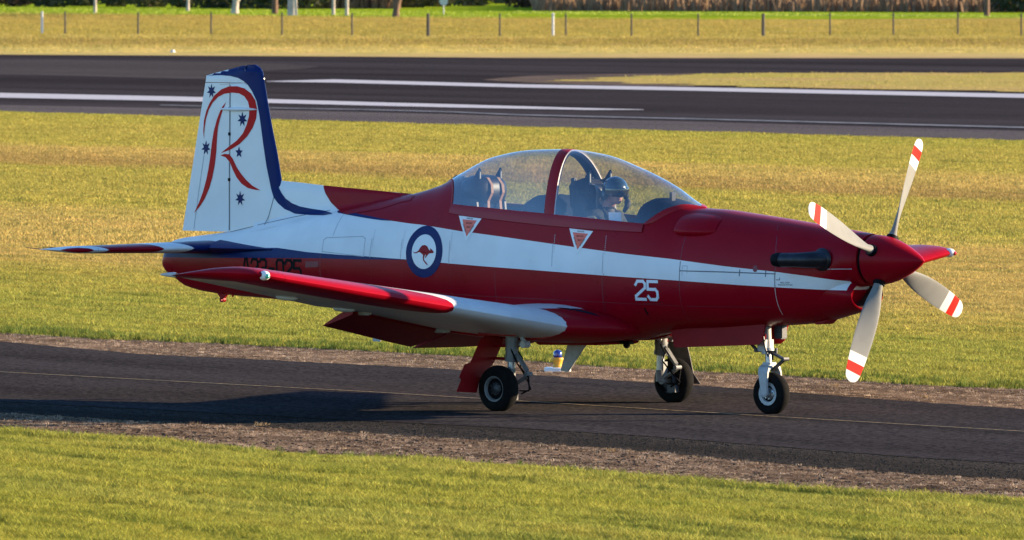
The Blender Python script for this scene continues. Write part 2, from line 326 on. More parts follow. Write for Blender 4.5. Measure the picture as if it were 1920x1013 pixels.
def zsill(x):
    zt,zb,w,zw,nu,nl=sec(x)
    return min(1.842-(x+.087)*.059, zw+.8*(zt-zw))
def warp(u,v):
    k=0
    if u<UC0+1.2:
        d=abs(u-UC0); k-=.40*(.5+.5*math.cos(pi*min(d/(1.25 if u<UC0 else 1.2),1)))*v**1.4
    if u>UC1-1.2:
        d=abs(u-UC1); k+=.40*(.5+.5*math.cos(pi*min(d/1.2,1)))*v**.7
    return u+k
def surf(u,v,off=0):
    """v in -1..0 lower (keel to sill), 0..1 upper (sill to crown)"""
    def phi_s(x):
        zt,zb,w,zw,nu,nl=sec(x); s=(zsill(x)-zw)/(zt-zw); return math.asin(min(1,max(0,s))**(nu/2))
    x=warp(u,max(v,0)); ps=phi_s(x)
    ph=ps+(pi/2-ps)*v if v>=0 else -pi/2+(ps+pi/2)*(1+v)
    p=Vector(spt(x,ph))
    if off:
        e=1e-3; n=Vector((0,math.cos(ph)/max(sec(x)[2],.05),math.sin(ph)/.6)).normalized(); p+=n*off
    return p
def R(p): return Vector((p[0],-p[1],p[2]))
us=[-5.6,-5.59,-5.57,-5.54,-5.5,-5.45,-5.38,-5.3,-5.2,-5.1]+[-5+.1*i for i in range(36)]+[UC0]+[-1.35+.05*i for i in range(48)]+[UC1]+[1.12+.07*i for i in range(33)]+[3.40,3.44,3.47,3.5,3.52,3.54]
us=sorted(set(round(u,4) for u in us if not(abs(u-UC0)<.03 and u!=UC0) and not(abs(u-UC1)<.03 and u!=UC1)))
NL,NU=26,16
vs=[-1+i/NL for i in range(NL)]+[i/NU for i in range(NU+1)]
fus=MB(); can=MB()
for i in range(len(us)-1):
    for j in range(len(vs)-1):
        u0,u1,v0,v1=us[i],us[i+1],vs[j],vs[j+1]
        q=[surf(u0,v0),surf(u1,v0),surf(u1,v1),surf(u0,v1)]
        tgt=can if (v0>=-1e-9 and u0>=UC0-1e-6 and u1<=UC1+1e-6) else fus
        tgt.add([R(p) for p in q],[(0,1,2,3)]); tgt.add(q,[(3,2,1,0)])
# tail end cap and front face
for u in (us[0],us[-1]):
    ring=[surf(u,v) for v in vs]; ring=ring+[R(p) for p in ring[::-1]]
    fus.add(ring,[tuple(range(len(ring)))])
FUS=fus.build('fuselage',M_liv,AC,smooth=40)
# glass
def glassmat():
    m,t,p=newmat('canopy_acrylic'); N=t.nodes;L=t.links; N.remove(p)
    out=N['Material Output']; mixs=N.new('ShaderNodeMixShader'); tr=N.new('ShaderNodeBsdfTransparent'); tr.inputs[0].default_value=(.86,.90,.93,1)
    gl=N.new('ShaderNodeBsdfGlossy'); gl.inputs['Roughness'].default_value=.04; gl.inputs[0].default_value=(1,1,1,1)
    lw=N.new('ShaderNodeLayerWeight'); lw.inputs[0].default_value=.5; pw=N.new('ShaderNodeMath'); pw.operation='POWER'; L.new(lw.outputs['Facing'],pw.inputs[0]); pw.inputs[1].default_value=2.7; fr=N.new('ShaderNodeMath'); fr.operation='MULTIPLY_ADD'; L.new(pw.outputs[0],fr.inputs[0]); fr.inputs[1].default_value=.85; fr.inputs[2].default_value=.10
    tc=N.new('ShaderNodeTexCoord'); n=N.new('ShaderNodeTexNoise'); n.inputs['Scale'].default_value=5; n.inputs['Detail'].default_value=3; L.new(tc.outputs['Object'],n.inputs['Vector'])
    bu=N.new('ShaderNodeBump'); bu.inputs['Strength'].default_value=.08; bu.inputs['Distance'].default_value=.01; L.new(n.outputs[0],bu.inputs['Height']); L.new(bu.outputs[0],gl.inputs['Normal'])
    df=N.new('ShaderNodeBsdfDiffuse'); df.inputs[0].default_value=(.6,.65,.7,1)
    m2=N.new('ShaderNodeMixShader')
    n3=N.new('ShaderNodeTexNoise'); n3.inputs['Scale'].default_value=2.0; n3.inputs['Detail'].default_value=6; n3.inputs['Distortion'].default_value=1.0; L.new(tc.outputs['Object'],n3.inputs['Vector'])
    mr=N.new('ShaderNodeMapRange'); mr.inputs[1].default_value=.35; mr.inputs[2].default_value=.75; mr.inputs[3].default_value=.008; mr.inputs[4].default_value=.075; L.new(n3.outputs[0],mr.inputs[0])
    L.new(fr.outputs[0],mixs.inputs[0]); L.new(tr.outputs[0],mixs.inputs[1]); L.new(gl.outputs[0],mixs.inputs[2])
    L.new(mr.outputs[0],m2.inputs[0]); L.new(mixs.outputs[0],m2.inputs[1]); L.new(df.outputs[0],m2.inputs[2])
    L.new(m2.outputs[0],out.inputs[0]); return m
M_glass=glassmat()
CAN=can.build('canopy_glass',M_glass,AC,smooth=60)
# frame strips on the surface
def strip(name,rows,mat,parent=AC):
    b=MB()
    for side in (0,1):
        rr=[[ (R(p) if side else p) for p in r] for r in rows]; b.loft(rr,closed=False)
    return b.build(name,mat,parent,smooth=50)
uu=[UC0+(UC1-UC0)*i/60 for i in range(61)]
M_rail=plain('red_paint_less_sky',(.27,.003,.006),.4,coat=.1,spec=.25,var=.06,scale=4)  # same red paint; the rail's weaker sky light is put into the colour
rl=strip('canopy_rail',[[surf(u,-.045,.003),surf(u,-.043,.011),surf(u,-.02,.013),surf(u,0.0,.012),surf(u,.012,.008),surf(u,.02,-.01)] for u in uu],M_rail)
vv=[i/24 for i in range(25)]
strip('windscreen_arch',[[surf(UC1-.03,v,-.004),surf(UC1-.025,v,.008),surf(UC1+.03,v,.012),surf(UC1+.045,v,.001)] for v in vv],M_rail)
strip('canopy_rear_seal',[[surf(UC0-.012,v,.001),surf(UC0-.006,v,.007),surf(UC0+.012,v,.007),surf(UC0+.018,v,.0)] for v in vv],M_redm)
# hoop
def hoop(v,x,off):
    p=surf(x,v,off); return p
hb=MB()
for side in (0,1):
    rows=[]
    for v in vv:
        xm=-.105-.135*v
        r=[hoop(v,xm-.062,.004),hoop(v,xm+.052,.004),hoop(v,xm+.060,.0),hoop(v,xm+.062,-.013),hoop(v,xm+.05,-.045),hoop(v,xm-.062,-.045)]
        if v==0: r=[q-Vector((0,0,.03)) for q in r]
        rows.append([R(p) if side else p for p in r])
    n=6; base=len(hb.v)
    v_=[p for r in rows for p in r]; f=[];ms=[]
    for i in range(len(rows)-1):
        for k in range(n):
            a=i*n+k;b=i*n+(k+1)%n; f.append((a,b,b+n,a+n)); ms.append({0:0,1:0,2:1,3:2,4:2,5:2}[k])
    for ff,mm in zip(f,ms): hb.add([v_[i] for i in ff],[(0,1,2,3)],mm)
hb.build('canopy_hoop',[M_rail,M_pale,M_coam],AC,smooth=50)

# cockpit interior
tb=MB(); rows=[]
for i in range(21):
    x=-1.5+2.75*i/20; zs=zsill(x)-.015; w=hw(x,zs)-.02
    r=[Vector((x,w,zs)),Vector((x,w-.05,zs-.02)),Vector((x,w-.06,1.45)),Vector((x,.30,1.12)),Vector((x,-.30,1.12)),Vector((x,-w+.06,1.45)),Vector((x,-w+.05,zs-.02)),Vector((x,-w,zs))]; rows.append(r)
tb.loft(rows,closed=False); tb.add(rows[0],[tuple(range(8))]); tb.add(rows[-1],[tuple(range(8))])
tb.build('cockpit_tub',M_cock,AC,smooth=30)
# side consoles, rear deck
cb=MB()
for s in (-1,1): cb.box((-.1,s*.335,1.60),(2.3,.14,.2))
cb.box((-1.56,0,1.88),(.30,.60,.02)); cb.box((-.43,0,1.55),(.05,.7,.6))
cb.build('side_console',M_cock,AC,bevel=.01)
def coaming(name,xs,parent=AC):
    rows=[]
    for x,zt,w,zb in xs:
        rows.append([Vector((x,w*math.copysign(abs(math.cos(t))**.7,math.cos(t)),zb+(zt-zb)*abs(math.sin(t))**.75)) for t in [pi*k/16 for k in range(17)]])
    b=MB(); b.loft(rows,closed=False); b.add(rows[0],[tuple(range(17))]); b.add(rows[-1],[tuple(range(17))])
    return b.build(name,M_coam,parent,smooth=50)
cf=coaming('instrument_coaming',[(.86,1.93,.33,1.62),(.9,2.0,.335,1.7),(.96,2.025,.33,1.72),(1.06,2.02,.32,1.74),(1.2,1.985,.30,1.74),(1.33,1.945,.26,1.76),(1.44,1.90,.2,1.78)])
cr=coaming('instrument_coaming',[(-.64,1.93,.31,1.62),(-.60,1.99,.32,1.7),(-.53,2.03,.32,1.72),(-.42,2.04,.31,1.74),(-.30,2.03,.29,1.74),(-.24,1.95,.28,1.72)])
g=MB(); g.box((1.12,-.05,2.035),(.03,.06,.09)); g.build('gunsight_mount',M_seat,cf,bevel=.004)
g=MB(); g.box((-.36,-.05,2.06),(.03,.07,.08)); g.build('gunsight_mount',M_seat,cr,bevel=.004)
# ejection seats
def ejection_seat(x,big):
    e=empty('ejection_seat',(x,0,1.2),AC)
    b=MB()
    b.prism([(-.10,0),(.42,0),(.42,.26),(.10,.22),(.04,.75),(-.10,.92)],1,-.22,-.18); b.prism([(-.10,0),(.42,0),(.42,.26),(.10,.22),(.04,.75),(-.10,.92)],1,.18,.22)
    b.box((.17,0,.10),(.5,.37,.16)); b.box((-.05,0,.50),(.10,.38,.72))
    b.tube([(-.13,-.13,.1),(-.20,-.13,1.0)],.03); b.tube([(-.13,.13,.1),(-.20,.13,1.0)],.03)
    b.build('seat_frame',M_seat,e,bevel=.008)
    c=MB(); c.box((.2,0,.2),(.4,.33,.05)); c.box((.02,0,.5),(.05,.33,.6)); c.build('cushion',M_coam,e,bevel=.02)
    # headbox pad: rounded drum
    h=MB(); rows=[]
    W_=.25 if big else .15
    for k in range(19):
        t=-1+2*k/18; s=(1-abs(t)**3.2)**.5 if abs(t)<1 else 0.02
        s=max(s,.03)
        row=[]
        for q in range(20):
            a=2*pi*q/20; row.append(Vector((-.06+(.17 if big else .10)*s*math.copysign(abs(math.cos(a))**.8,math.cos(a)), t*W_, (.86 if big else .84)+(.15 if big else .11)*s*math.copysign(abs(math.sin(a))**.8,math.sin(a)))))
        rows.append(row)
    h.loft(rows,cap=True); hp=h.build('headbox',M_seat,e,smooth=50)
    u=MB(); u.prism([(-.26,.70),(.0,.72),(-.02,.98),(-.10,1.0),(-.28,.94)],1,-.12,.12); u.build('headbox_shell',M_cock,e,bevel=.015)
    for s in (-1,1):
        k=MB(); k.prism([(-.24,.90),(.02,.88),(.035,1.065),(.02,1.08),(-.04,1.0)],1,s*.15-.006,s*.15+.006); k.box((.028,s*.15,1.00),(.010,.014,.12),m=1)
        k.build('canopy_breaker',[M_coam,M_gpaint],e)
        t=MB(); y=s*.075
        pth=[(-.06,1.0),(.05,.985),(.105,.92),(.115,.84),(.07,.76),(.075,.68),(.10,.62)] if big else [(-.05,.95),(.03,.93),(.058,.86),(.05,.78),(.06,.6)]
        rows=[]
        for (a,z) in pth: rows.append([Vector((a+.012,y-.017+s*(.95-z)*.05,z)),Vector((a+.012,y+.017+s*(.95-z)*.05,z))])
        t.loft(rows,closed=False); sp=t.build('shoulder_strap',M_strap if big else M_gpaint,e); 
        sm=sp.modifiers.new('s','SOLIDIFY'); sm.thickness=.006
    if big:
        q=MB(); q.box((.10,0,.66),(.05,.22,.035)); q.box((.12,.02,.63),(.03,.05,.04),m=1); q.build('harness_buckle',[M_strap,M_metal],e,bevel=.005)
    return e
ejection_seat(.14,False); ejection_seat(-1.27,True)

# ---- fin, rudder
FINP=D['FINOUT']
def thick_fin(z,x,le,te,tmax):
    c=le-te; s=min(max((le-x)/c,0),1); return max(tmax*2.6*(.2969*math.sqrt(s)-.126*s-.3516*s*s+.2843*s**3-.1015*s**4)/.3,.0)
def fin_le(z):
    pts=[(1.5,-3.6),(1.8,-3.75),(1.95,-3.9),(2.05,-3.985),(2.115,-3.999),(2.207,-4.02),(2.372,-4.055),(2.579,-4.112),(2.744,-4.154),(2.929,-4.197),(3.074,-4.228),(3.177,-4.252),(3.223,-4.285),(3.246,-4.345)]
    for a,b in zip(pts,pts[1:]):
        if z<=b[0]: return a[1]+(b[1]-a[1])*(z-a[0])/(b[0]-a[0])
    return pts[-1][1]
def fin_te(z): 
    if z>3.14: return -5.01+(z-3.14)*5.0
    return -5.37+(z-1.45)*(.36/1.69)
HX=-4.656
def finstrip(x0f,x1f,zs,tm=.075):
    """closed solid between x0f(z) (rear) and x1f(z) (front)"""
    rows=[]
    for z in zs:
        le=-3.95 if z<2.0 else fin_le(z); te=fin_te(z); le=fin_le(z)
        a,b=x0f(z),x1f(z); n=14; up=[];dn=[]
        for k in range(n+1):
            s=.5-.5*math.cos(pi*k/n); x=b+(a-b)*s; t=thick_fin(z,x,le,te,tm-.015*(z-1.5))
            if z>3.2: t*=.55
            up.append(Vector((x,t,z))); dn.append(Vector((x,-t,z)))
        rows.append(up+dn[::-1])
    return rows
zsf=[1.45+.06*i for i in range(27)]+[3.069,3.071,3.10,3.14,3.18,3.21,3.235,3.246]
fb=MB(); fb.loft(finstrip(lambda z: (HX if z<3.07 else -4.443),fin_le,zsf),cap=True); FIN=fb.build('fin',[M_white,M_blue],AC,smooth=50)
rb=MB(); rz=[1.60+.06*i for i in range(25)]+[3.066]
rb.loft(finstrip(fin_te,lambda z:HX-.010,rz),cap=True)
rb.loft(finstrip(lambda z:fin_te(z),lambda z:-4.449,[3.073,3.10,3.14,3.17,3.2,3.22,3.238]),cap=True)
RUD=rb.build('rudder',[M_white,M_blue],AC,smooth=50)
for o_ in (FIN,RUD):
    for p_ in o_.data.polygons:
        if p_.center.z>3.205: p_.material_index=1
# dorsal spine
db=MB(); rows=[]
dt=[(-4.3,2.13),(-4.005,2.113),(-3.717,2.096),(-3.421,2.074),(-3.085,2.054),(-2.728,2.033),(-2.45,2.02),(-2.237,2.006),(-2.1,2.0)]
db_=[(-4.3,1.6),(-4.005,1.66),(-3.717,1.70),(-3.421,1.75),(-3.085,1.80),(-2.728,1.86),(-2.45,1.90),(-2.237,1.93),(-2.1,1.96)]
for (x,zt),(x2,zb) in zip(dt,db_):
    w=.03; r=[]
    for k in range(9):
        s=k/8; z=zb+(zt-zb)*s; y=.028*(1-s)**.5+.012+ .10*max(0,1-s*3.0)**2
        if k==8: y=.004
        r.append(Vector((x,y,z)))
    rows.append(r+[R(p) for p in r[::-1]])
db.loft(rows,cap=True); DOR=db.build('dorsal_fin',M_white,AC,smooth=50)
# blue leading edge cuff, wraps round the nose of the fin
lb=MB(); rows=[]
for z in [2.06+.05*i for i in range(21)]+[3.08,3.12,3.16,3.19,3.21,3.228,3.24,3.249]:
    le=fin_le(min(z,3.246)); te=fin_te(z); rr=[]
    for k in range(-8,9):
        s=(abs(k)/8)**2*.075; x=le+.004-s; t=thick_fin(z,min(x,le),le,te,.075-.015*(z-1.5))*(.55 if z>3.2 else 1)+.0045
        rr.append(Vector((x+(.002 if k==0 else 0),math.copysign(t if k else 0,k),z)))
    rows.append(rr)
lb.loft(rows,closed=False); lb.build('fin_leading_edge',M_blue,FIN,smooth=50)
# fin root fairing
# ---- decal projection
def bvh(objs):
    v=[];f=[]
    for o in objs:
        b=len(v); mw=o.matrix_world
        v+=[mw@q.co for q in o.data.vertices]; f+=[tuple(b+i for i in p.vertices) for p in o.data.polygons]
    return BVHTree.FromPolygons(v,f)
bpy.context.view_layer.update()
BV=bvh([FUS,FIN,RUD,DOR])
def decal(name,polys,mat,parent=FUS,off=.002,side=-1,grid=.05,bv=None):
    bv=bv or BV
    bm=bmesh.new()
    for poly in polys:
        vs_=[bm.verts.new((p[0],0,p[1])) for p in poly]
        for t in tessellate_polygon([[Vector((p[0],p[1],0)) for p in poly]]):
            try: bm.faces.new([vs_[i] for i in t])
            except ValueError: pass
    xs=[v.co.x for v in bm.verts]; zs=[v.co.z for v in bm.verts]
    for ax,lo,hi in ((0,min(xs),max(xs)),(2,min(zs),max(zs))):
        c=math.ceil(lo/grid)*grid
        while c<hi:
            co=[0,0,0]; co[ax]=c; no=[0,0,0]; no[ax]=1
            bmesh.ops.bisect_plane(bm,geom=bm.verts[:]+bm.edges[:]+bm.faces[:],plane_co=co,plane_no=no,dist=1e-6); c+=grid
    for v in bm.verts:
        hit=bv.ray_cast(Vector((v.co.x,side*3,v.co.z)),Vector((0,-side,0)))
        if hit[0] is None:
            near=bv.find_nearest(Vector((v.co.x,side*.1,v.co.z))); v.co=near[0]+near[1]*off
        else: v.co=hit[0]+hit[1]*(off if hit[1].y*side>0 else -off)
    bmesh.ops.recalc_face_normals(bm,faces=bm.faces)
    me=bpy.data.meshes.new(name); bm.to_mesh(me); bm.free(); me.materials.append(mat)
    me.polygons.foreach_set('use_smooth',[True]*len(me.polygons))
    o=bpy.data.objects.new(name,me); COL.objects.link(o); o.parent=parent; return o
def ribbon(pts,w,closed=False):
    """2D polyline to list of quads"""
    out=[]; P=[Vector((p[0],p[1])) for p in pts]
    if closed: P.append(P[0])
    for a,b in zip(P,P[1:]):
        d=(b-a).normalized(); n=Vector((-d.y,d.x))*w/2; e=d*w*.4
        out.append([(a-n-e)[:],(b-n+e)[:],(b+n+e)[:],(a+n-e)[:]])
    return out
def smoothp(pts,n=3):
    # closed Catmull-Rom resample
    out=[];L=len(pts)
    for i in range(L):
        p0,p1,p2,p3=[Vector(pts[(i+k)%L]) for k in (-1,0,1,2)]
        for k in range(n):
            t=k/n; out.append((.5*((2*p1)+(-p0+p2)*t+(2*p0-5*p1+4*p2-p3)*t*t+(-p0+3*p1-3*p2+p3)*t**3))[:])
    return out
for side in (-1,1):
    decal('blue_fin_band',[D['FINBLUE']],M_blue,FIN,side=side,grid=.02,off=.0035)
    decal('blue_swoosh',[D['BODYBLUE']],M_blue,FUS,side=side,off=.0025)
    dr=D['DORSRED']+[(-2.95,1.80),(-2.5,1.86),(-2.237,1.93),(-2.10,1.95),(-2.10,1.999),(-2.237,2.005),(-2.728,2.032),(-3.085,2.053),(-3.421,2.073)]
    decal('red_spine_panel',[dr],M_red,DOR,side=side,off=.0045,grid=.03)
    for k in ('R1','R2','R3'):
        pass
# swash letter
for side in (-1,1):
    decal('ornamental_letter',[D['R1'],D['R2'],D['R3']],M_redm if False else plain('letter_red',(.50,.012,.010),.5,spec=.1,var=.05),FIN,side=side,off=.003)
    for i,(cx,cz) in enumerate(D['STARS']):
        n=5 if i==4 else 7; r=.056 if i==4 else .072; st=[]
        for k in range(2*n):
            a=pi/2+pi*k/n; rr=r if k%2==0 else r*.45; st.append((cx+rr*.97*math.cos(a),cz+rr*1.05*math.sin(a)))
        decal('star',[st],M_blue,FIN,side=side,off=.003)
# roundel
cx,cz=D['RNDC'][0][0],1.469
def disc(r,n=48,h=0): return [(cx+r*math.cos(2*pi*k/n),cz+r*math.sin(2*pi*k/n)) for k in range(n)]
for side in (-1,1):
    rd=decal('roundel',[disc(.25)],M_blue,FUS,side=side,off=.003)
    decal('roundel_centre',[disc(.166)],M_white,rd,side=side,off=.005)
    kg=D['KANG'] if side==-1 else [(2*cx-x,z) for x,z in D['KANG']]
    decal('kangaroo_emblem',[kg],M_red,rd,side=side,off=.007)
# text helper
def textpoly(s,h,bold=0):
    c=bpy.data.curves.new('t','FONT'); c.body=s; c.size=1; c.align_x='CENTER'; c.align_y='CENTER'; c.offset=bold
    o=bpy.data.objects.new('t',c); COL.objects.link(o); bpy.context.view_layer.update()
    me=bpy.data.meshes.new_from_object(o); out=[[tuple(me.vertices[i].co[:2]) for i in p.vertices] for p in me.polygons]
    bpy.data.objects.remove(o); bpy.data.curves.remove(c)
    ys=[q[1] for p in out for q in p]; H=max(ys)-min(ys); yc=(max(ys)+min(ys))/2; bpy.data.meshes.remove(me)
    return [[(x*h/H,(y-yc)*h/H) for x,y in p] for p in out]
def place(polys,c,ang=0,sx=1,flip=1):
    ca,sa=math.cos(ang),math.sin(ang); return [[(c[0]+flip*(x*sx*ca-y*sa),c[1]+(x*sx*sa+y*ca)) for x,y in p] for p in polys]
# ejection warning triangles
for T,TI in (('TRI1','TRI1i'),('TRI2','TRI2i')):
    a,b,c=D[T]; ia,ib,ic=D[TI]
    for side in (-1,1):
        fl=1 if side==-1 else -1
        t=decal('warning_triangle',[[a,b,c]],M_white,FUS,side=side,off=.003)
        decal('triangle_centre',[[ia,ib,ic]],M_orange,t,side=side,off=.005)
        mx=(ia[0]+ib[0])/2; mz=(ia[1]+ib[1])/2
        tx=[]
        tx+=place(textpoly('EJECTION',.018),(mx,mz-.032),-.03,.95,fl)
        tx+=place(textpoly('SEAT',.018),(mx,mz-.068),-.03,.95,fl)
        decal('warning_text',tx,M_txtblk,t,side=side,off=.007,grid=.2)
        tx=place(textpoly('DANGER',.015),((a[0]+b[0])/2,(a[1]+b[1])/2-.016),-.05,1,fl)
        e1=Vector(c)-Vector(a); e2=Vector(b)-Vector(c)
        p1=Vector(a)+e1*.5+Vector((.030,.008)); p2=Vector(c)+e2*.5+Vector((-.030,.008))
        tx+=place(textpoly('DANGER',.015),p1[:],math.atan2(e1.y,e1.x),1,1); tx+=place(textpoly('DANGER',.015),p2[:],math.atan2(e2.y,e2.x),1,1)
        decal('warning_text',tx,M_txtblk,t,side=side,off=.007,grid=.2)
# block digits, octagonal strokes on a 1 x 1.5 cell
GL={'2':[[(0,1.2),(.2,1.5),(.8,1.5),(1,1.3),(1,.95),(0,.25),(0,0),(1,0)]],
    '5':[[(1,1.5),(0,1.5),(0,.85),(.8,.85),(1,.65),(1,.2),(.8,0),(.2,0),(0,.25)]],
    '3':[[(0,1.3),(.2,1.5),(.8,1.5),(1,1.3),(1,.95),(.8,.78),(.4,.78)],[(.8,.78),(1,.6),(1,.2),(.8,0),(.2,0),(0,.2)]],
    '0':[[(.2,0),(0,.2),(0,1.3),(.2,1.5),(.8,1.5),(1,1.3),(1,.2),(.8,0),(.2,0)]],
    'A':[[(0,0),(.35,1.5),(.65,1.5),(1,0)],[(.15,.5),(.85,.5)]],'-':[[(.15,.75),(.85,.75)]]}
def word(s,x0,z0,x1,z1,w,slant=0,fl=1):
    n=len(s); cw=(x1-x0)/(n+(n-1)*.3); out=[]
    for i,ch in enumerate(s):
        for st in GL[ch]:
            pts=[(x0+i*cw*1.3+p[0]*cw,z0+p[1]/1.5*(z1-z0)) for p in st]
            if fl<0: pts=[(x0+x1-x,z) for x,z in pts]
            out+=ribbon(pts,w)
    return out
M_num=plain('number_white',(.66,.68,.70),.35,var=.03)
for side in (-1,1):
    decal('aircraft_number',word('25',1.035,1.075,1.30,1.245,.028,fl=-side),M_num,FUS,side=side,off=.003,grid=.1)
    decal('serial_number',word('A23-025',-4.30,1.17,-3.44,1.345,.028,fl=-side),M_txtblk,FUS,side=side,off=.003,grid=.1)
# panel lines
def seam(pts,mat,w=.006,name='panel_seam',par=FUS,side=-1): return decal(name,ribbon(pts,w),mat,par,side=side,off=.0018,grid=.08)
def arc(x,z0,z1,lean=0,n=8): return [(x+lean*(z0+(z1-z0)*i/n-1.3),z0+(z1-z0)*i/n) for i in range(n+1)]
seam(D['PANEL'],M_faint,.008); seam([D['PANEL'][0],D['PANEL'][-1]],M_faint,.008)
seam([(-3.16,.98),(-3.16,1.40)],M_faintr,.007); 
for x in (-2.45,-2.02,-1.36,-.02): seam(arc(x,1.40 if x<-1.5 else 1.36,1.58),M_faint,.006)
seam(arc(-3.05,1.60,1.80,.1),M_faint,.006)
seam(arc(1.57,.86,1.26),M_faintr,.007); seam(arc(1.57,1.265,1.44),M_dkline,.007); seam(arc(1.57,1.46,1.74),M_faintr,.007)
seam([(1.575,1.353),(2.1,1.352),(2.69,1.345)],M_dkline,.010)
seam(arc(2.685,.96,1.215,0),M_pale,.006); seam(arc(2.685,1.22,1.365),M_dkline,.008); seam([(2.69,1.365),(2.68,1.5),(2.64,1.66),(2.56,1.79)],M_faintr,.008)
seam([(3.24,1.40),(3.50,1.405)],M_faint,.006)
for x in (2.28,2.58): seam([(x,1.32),(x+.002,1.375)],M_dkline,.010)
seam([(1.60,1.31),(1.60,1.40),(1.66,1.40),(1.66,1.33)],M_faint,.006)
seam([(2.70,1.29),(2.74,1.29),(2.74,1.31)],M_dkline,.006)
decal('stencil_text',place(textpoly('NO STEP',.018),(2.80,1.265),0,1)+place(textpoly('GROUND POWER',.014),(2.80,1.245),0,1),M_dkline,FUS,off=.003,grid=.3)
decal('access_port',[[(2.46+.028*math.cos(a),1.39+.032*math.sin(a)) for a in [2*pi*k/16 for k in range(16)]]],M_faintr,FUS,off=.003)
seam([(1.11,.985),(1.12,.93)],M_txtblk,.02,'drain_slot')
seam([(1.10,1.03),(1.35,1.045)],M_faintr,.006)
decal('intake_grille',[[(-3.37,1.28),(-3.18,1.29),(-3.18,1.345),(-3.37,1.34)]],M_faintr,FUS,off=.003)
rnd=random.Random(3)
for x in (-2.45,-2.02,-1.36,-.02,.62):
    for z0,z1 in ((.98,1.30),(1.50,1.66)):
        pts=[[(x+.02-.004,z-.004),(x+.02+.004,z-.004),(x+.02+.004,z+.004),(x+.02-.004,z+.004)] for z in [z0+(z1-z0)*k/9 for k in range(10)]]
        tag(decal('rivet_row',pts,M_faintr if z1<1.4 else M_faint,FUS,off=.0022,grid=1),kind='stuff')
seam([(-3.1,1.12),(-1.0,1.06),(1.55,1.02)],M_faintr,.005)
seam(arc(.62,.95,1.27),M_faintr,.006); seam(arc(.62,1.31,1.50),M_faint,.005); seam(arc(-.75,1.0,1.30),M_faintr,.006)
seam([(1.62,1.02),(2.60,1.03)],M_faintr,.006)
# fin lines
seam([(HX+.006,1.62),(HX+.006,3.04)],M_dkline,.008,par=FIN)
seam([(-4.80,3.05),(-4.655,3.06),(-4.46,3.07),(-4.42,3.05)],M_pale,.006,par=FIN)
seam([(-5.17,1.62),(-5.10,2.0),(-5.03,2.35)],M_faint,.008,'trim_tab_line',RUD)
seam([(-4.05,1.96),(-4.10,1.80),(-4.15,1.66)],M_dkline,.008,par=FIN)
seam([(-4.64,1.60),(-4.16,1.69),(-3.75,1.765),(-3.3,1.835)],M_dkline,.006,par=FUS)
for z in (2.10,2.55,2.80): decal('rudder_hinge',[[(-4.675,z),(-4.64,z),(-4.64,z+.03),(-4.675,z+.03)]],M_txtblk,FIN,off=.004)
# trim actuator fairing on the fin
a=MB(); rows=[]
for k in range(13):
    s=k/12; x=-4.28-.52*s; r=.028*math.sin(pi*min(1,s*1.0))**.6+.001
    rows.append([Vector((x,-.045-abs(r)*1.3*max(0,math.sin(q))*1.0-.0,2.81+r*math.cos(q)*.7)) for q in [2*pi*j/12 for j in range(12)]])
a.loft(rows); a.build('actuator_fairing',M_white,FIN,smooth=60)
l=MB(); l.tube([(-4.245,0,3.11),(-4.228,0,3.113)],.008); l.build('fin_lamp',M_wgear,FIN)
# ---------------------------------------------------------------- wings and tailplane
def span_mat(name,le0,lek,y0,kk,stops,base,dmax=None,tip=None,tipcol=None,power=2.0):
    """paint by spanwise position y' = |y| - kk*d^power, d = distance behind the leading edge"""
    m,t,p=newmat(name); N=t.nodes;L=t.links
    p.inputs['Roughness'].default_value=.3; p.inputs['Coat Weight'].default_value=.0; p.inputs['Specular IOR Level'].default_value=.07; p.inputs['Coat Roughness'].default_value=.1
    tc=N.new('ShaderNodeTexCoord'); sx=N.new('ShaderNodeSeparateXYZ'); L.new(tc.outputs['Object'],sx.inputs[0])
    def ma(op,a,b=None,c=None):
        n=N.new('ShaderNodeMath'); n.operation=op
        for i,v in enumerate((a,b,c)):
            if v is None: continue
            if isinstance(v,(int,float)): n.inputs[i].default_value=v
            else: L.new(v,n.inputs[i])
        return n.outputs[0]
    ay=ma('ABSOLUTE',sx.outputs[1]); le=ma('MULTIPLY_ADD',ma('SUBTRACT',ay,y0),-lek,le0)
    d=ma('MAXIMUM',ma('SUBTRACT',le,sx.outputs[0]),0.0)
    yp=ma('SUBTRACT',ay,ma('MULTIPLY',ma('POWER',d,power),kk))
    col=base
    def mix(f,A,B):
        n=N.new('ShaderNodeMix'); n.data_type='RGBA'; L.new(f,n.inputs[0])
        for s,v in ((6,A),(7,B)):
            if isinstance(v,tuple): n.inputs[s].default_value=tuple(v)+(1,)
            else: L.new(v,n.inputs[s])
        return n.outputs[2]
    for y,c in stops:
        f=ma('GREATER_THAN',yp,y)
        if dmax: f=ma('MULTIPLY',f,ma('LESS_THAN',d,dmax))
        col=mix(f,col,c)
    if tip: col=mix(ma('GREATER_THAN',ay,tip),col,tipcol)
    n=N.new('ShaderNodeTexNoise'); n.inputs['Scale'].default_value=3; n.inputs['Detail'].default_value=8; L.new(tc.outputs['Object'],n.inputs['Vector'])
    mr=N.new('ShaderNodeMapRange'); mr.inputs[1].default_value=.3; mr.inputs[2].default_value=.7; mr.inputs[3].default_value=.86; mr.inputs[4].default_value=1.05; L.new(n.outputs[0],mr.inputs[0])
    sc=N.new('ShaderNodeVectorMath'); sc.operation='SCALE'
    if isinstance(col,tuple): sc.inputs[0].default_value=col
    else: L.new(col,sc.inputs[0])
    L.new(mr.outputs[0],sc.inputs['Scale']); L.new(sc.outputs[0],p.inputs['Base Color'])
    return m
M_wing=span_mat('wing_livery',.6,.035,.9,7.4,[(2.5,RED)],(.62,.62,.60),.5,4.86,RED)
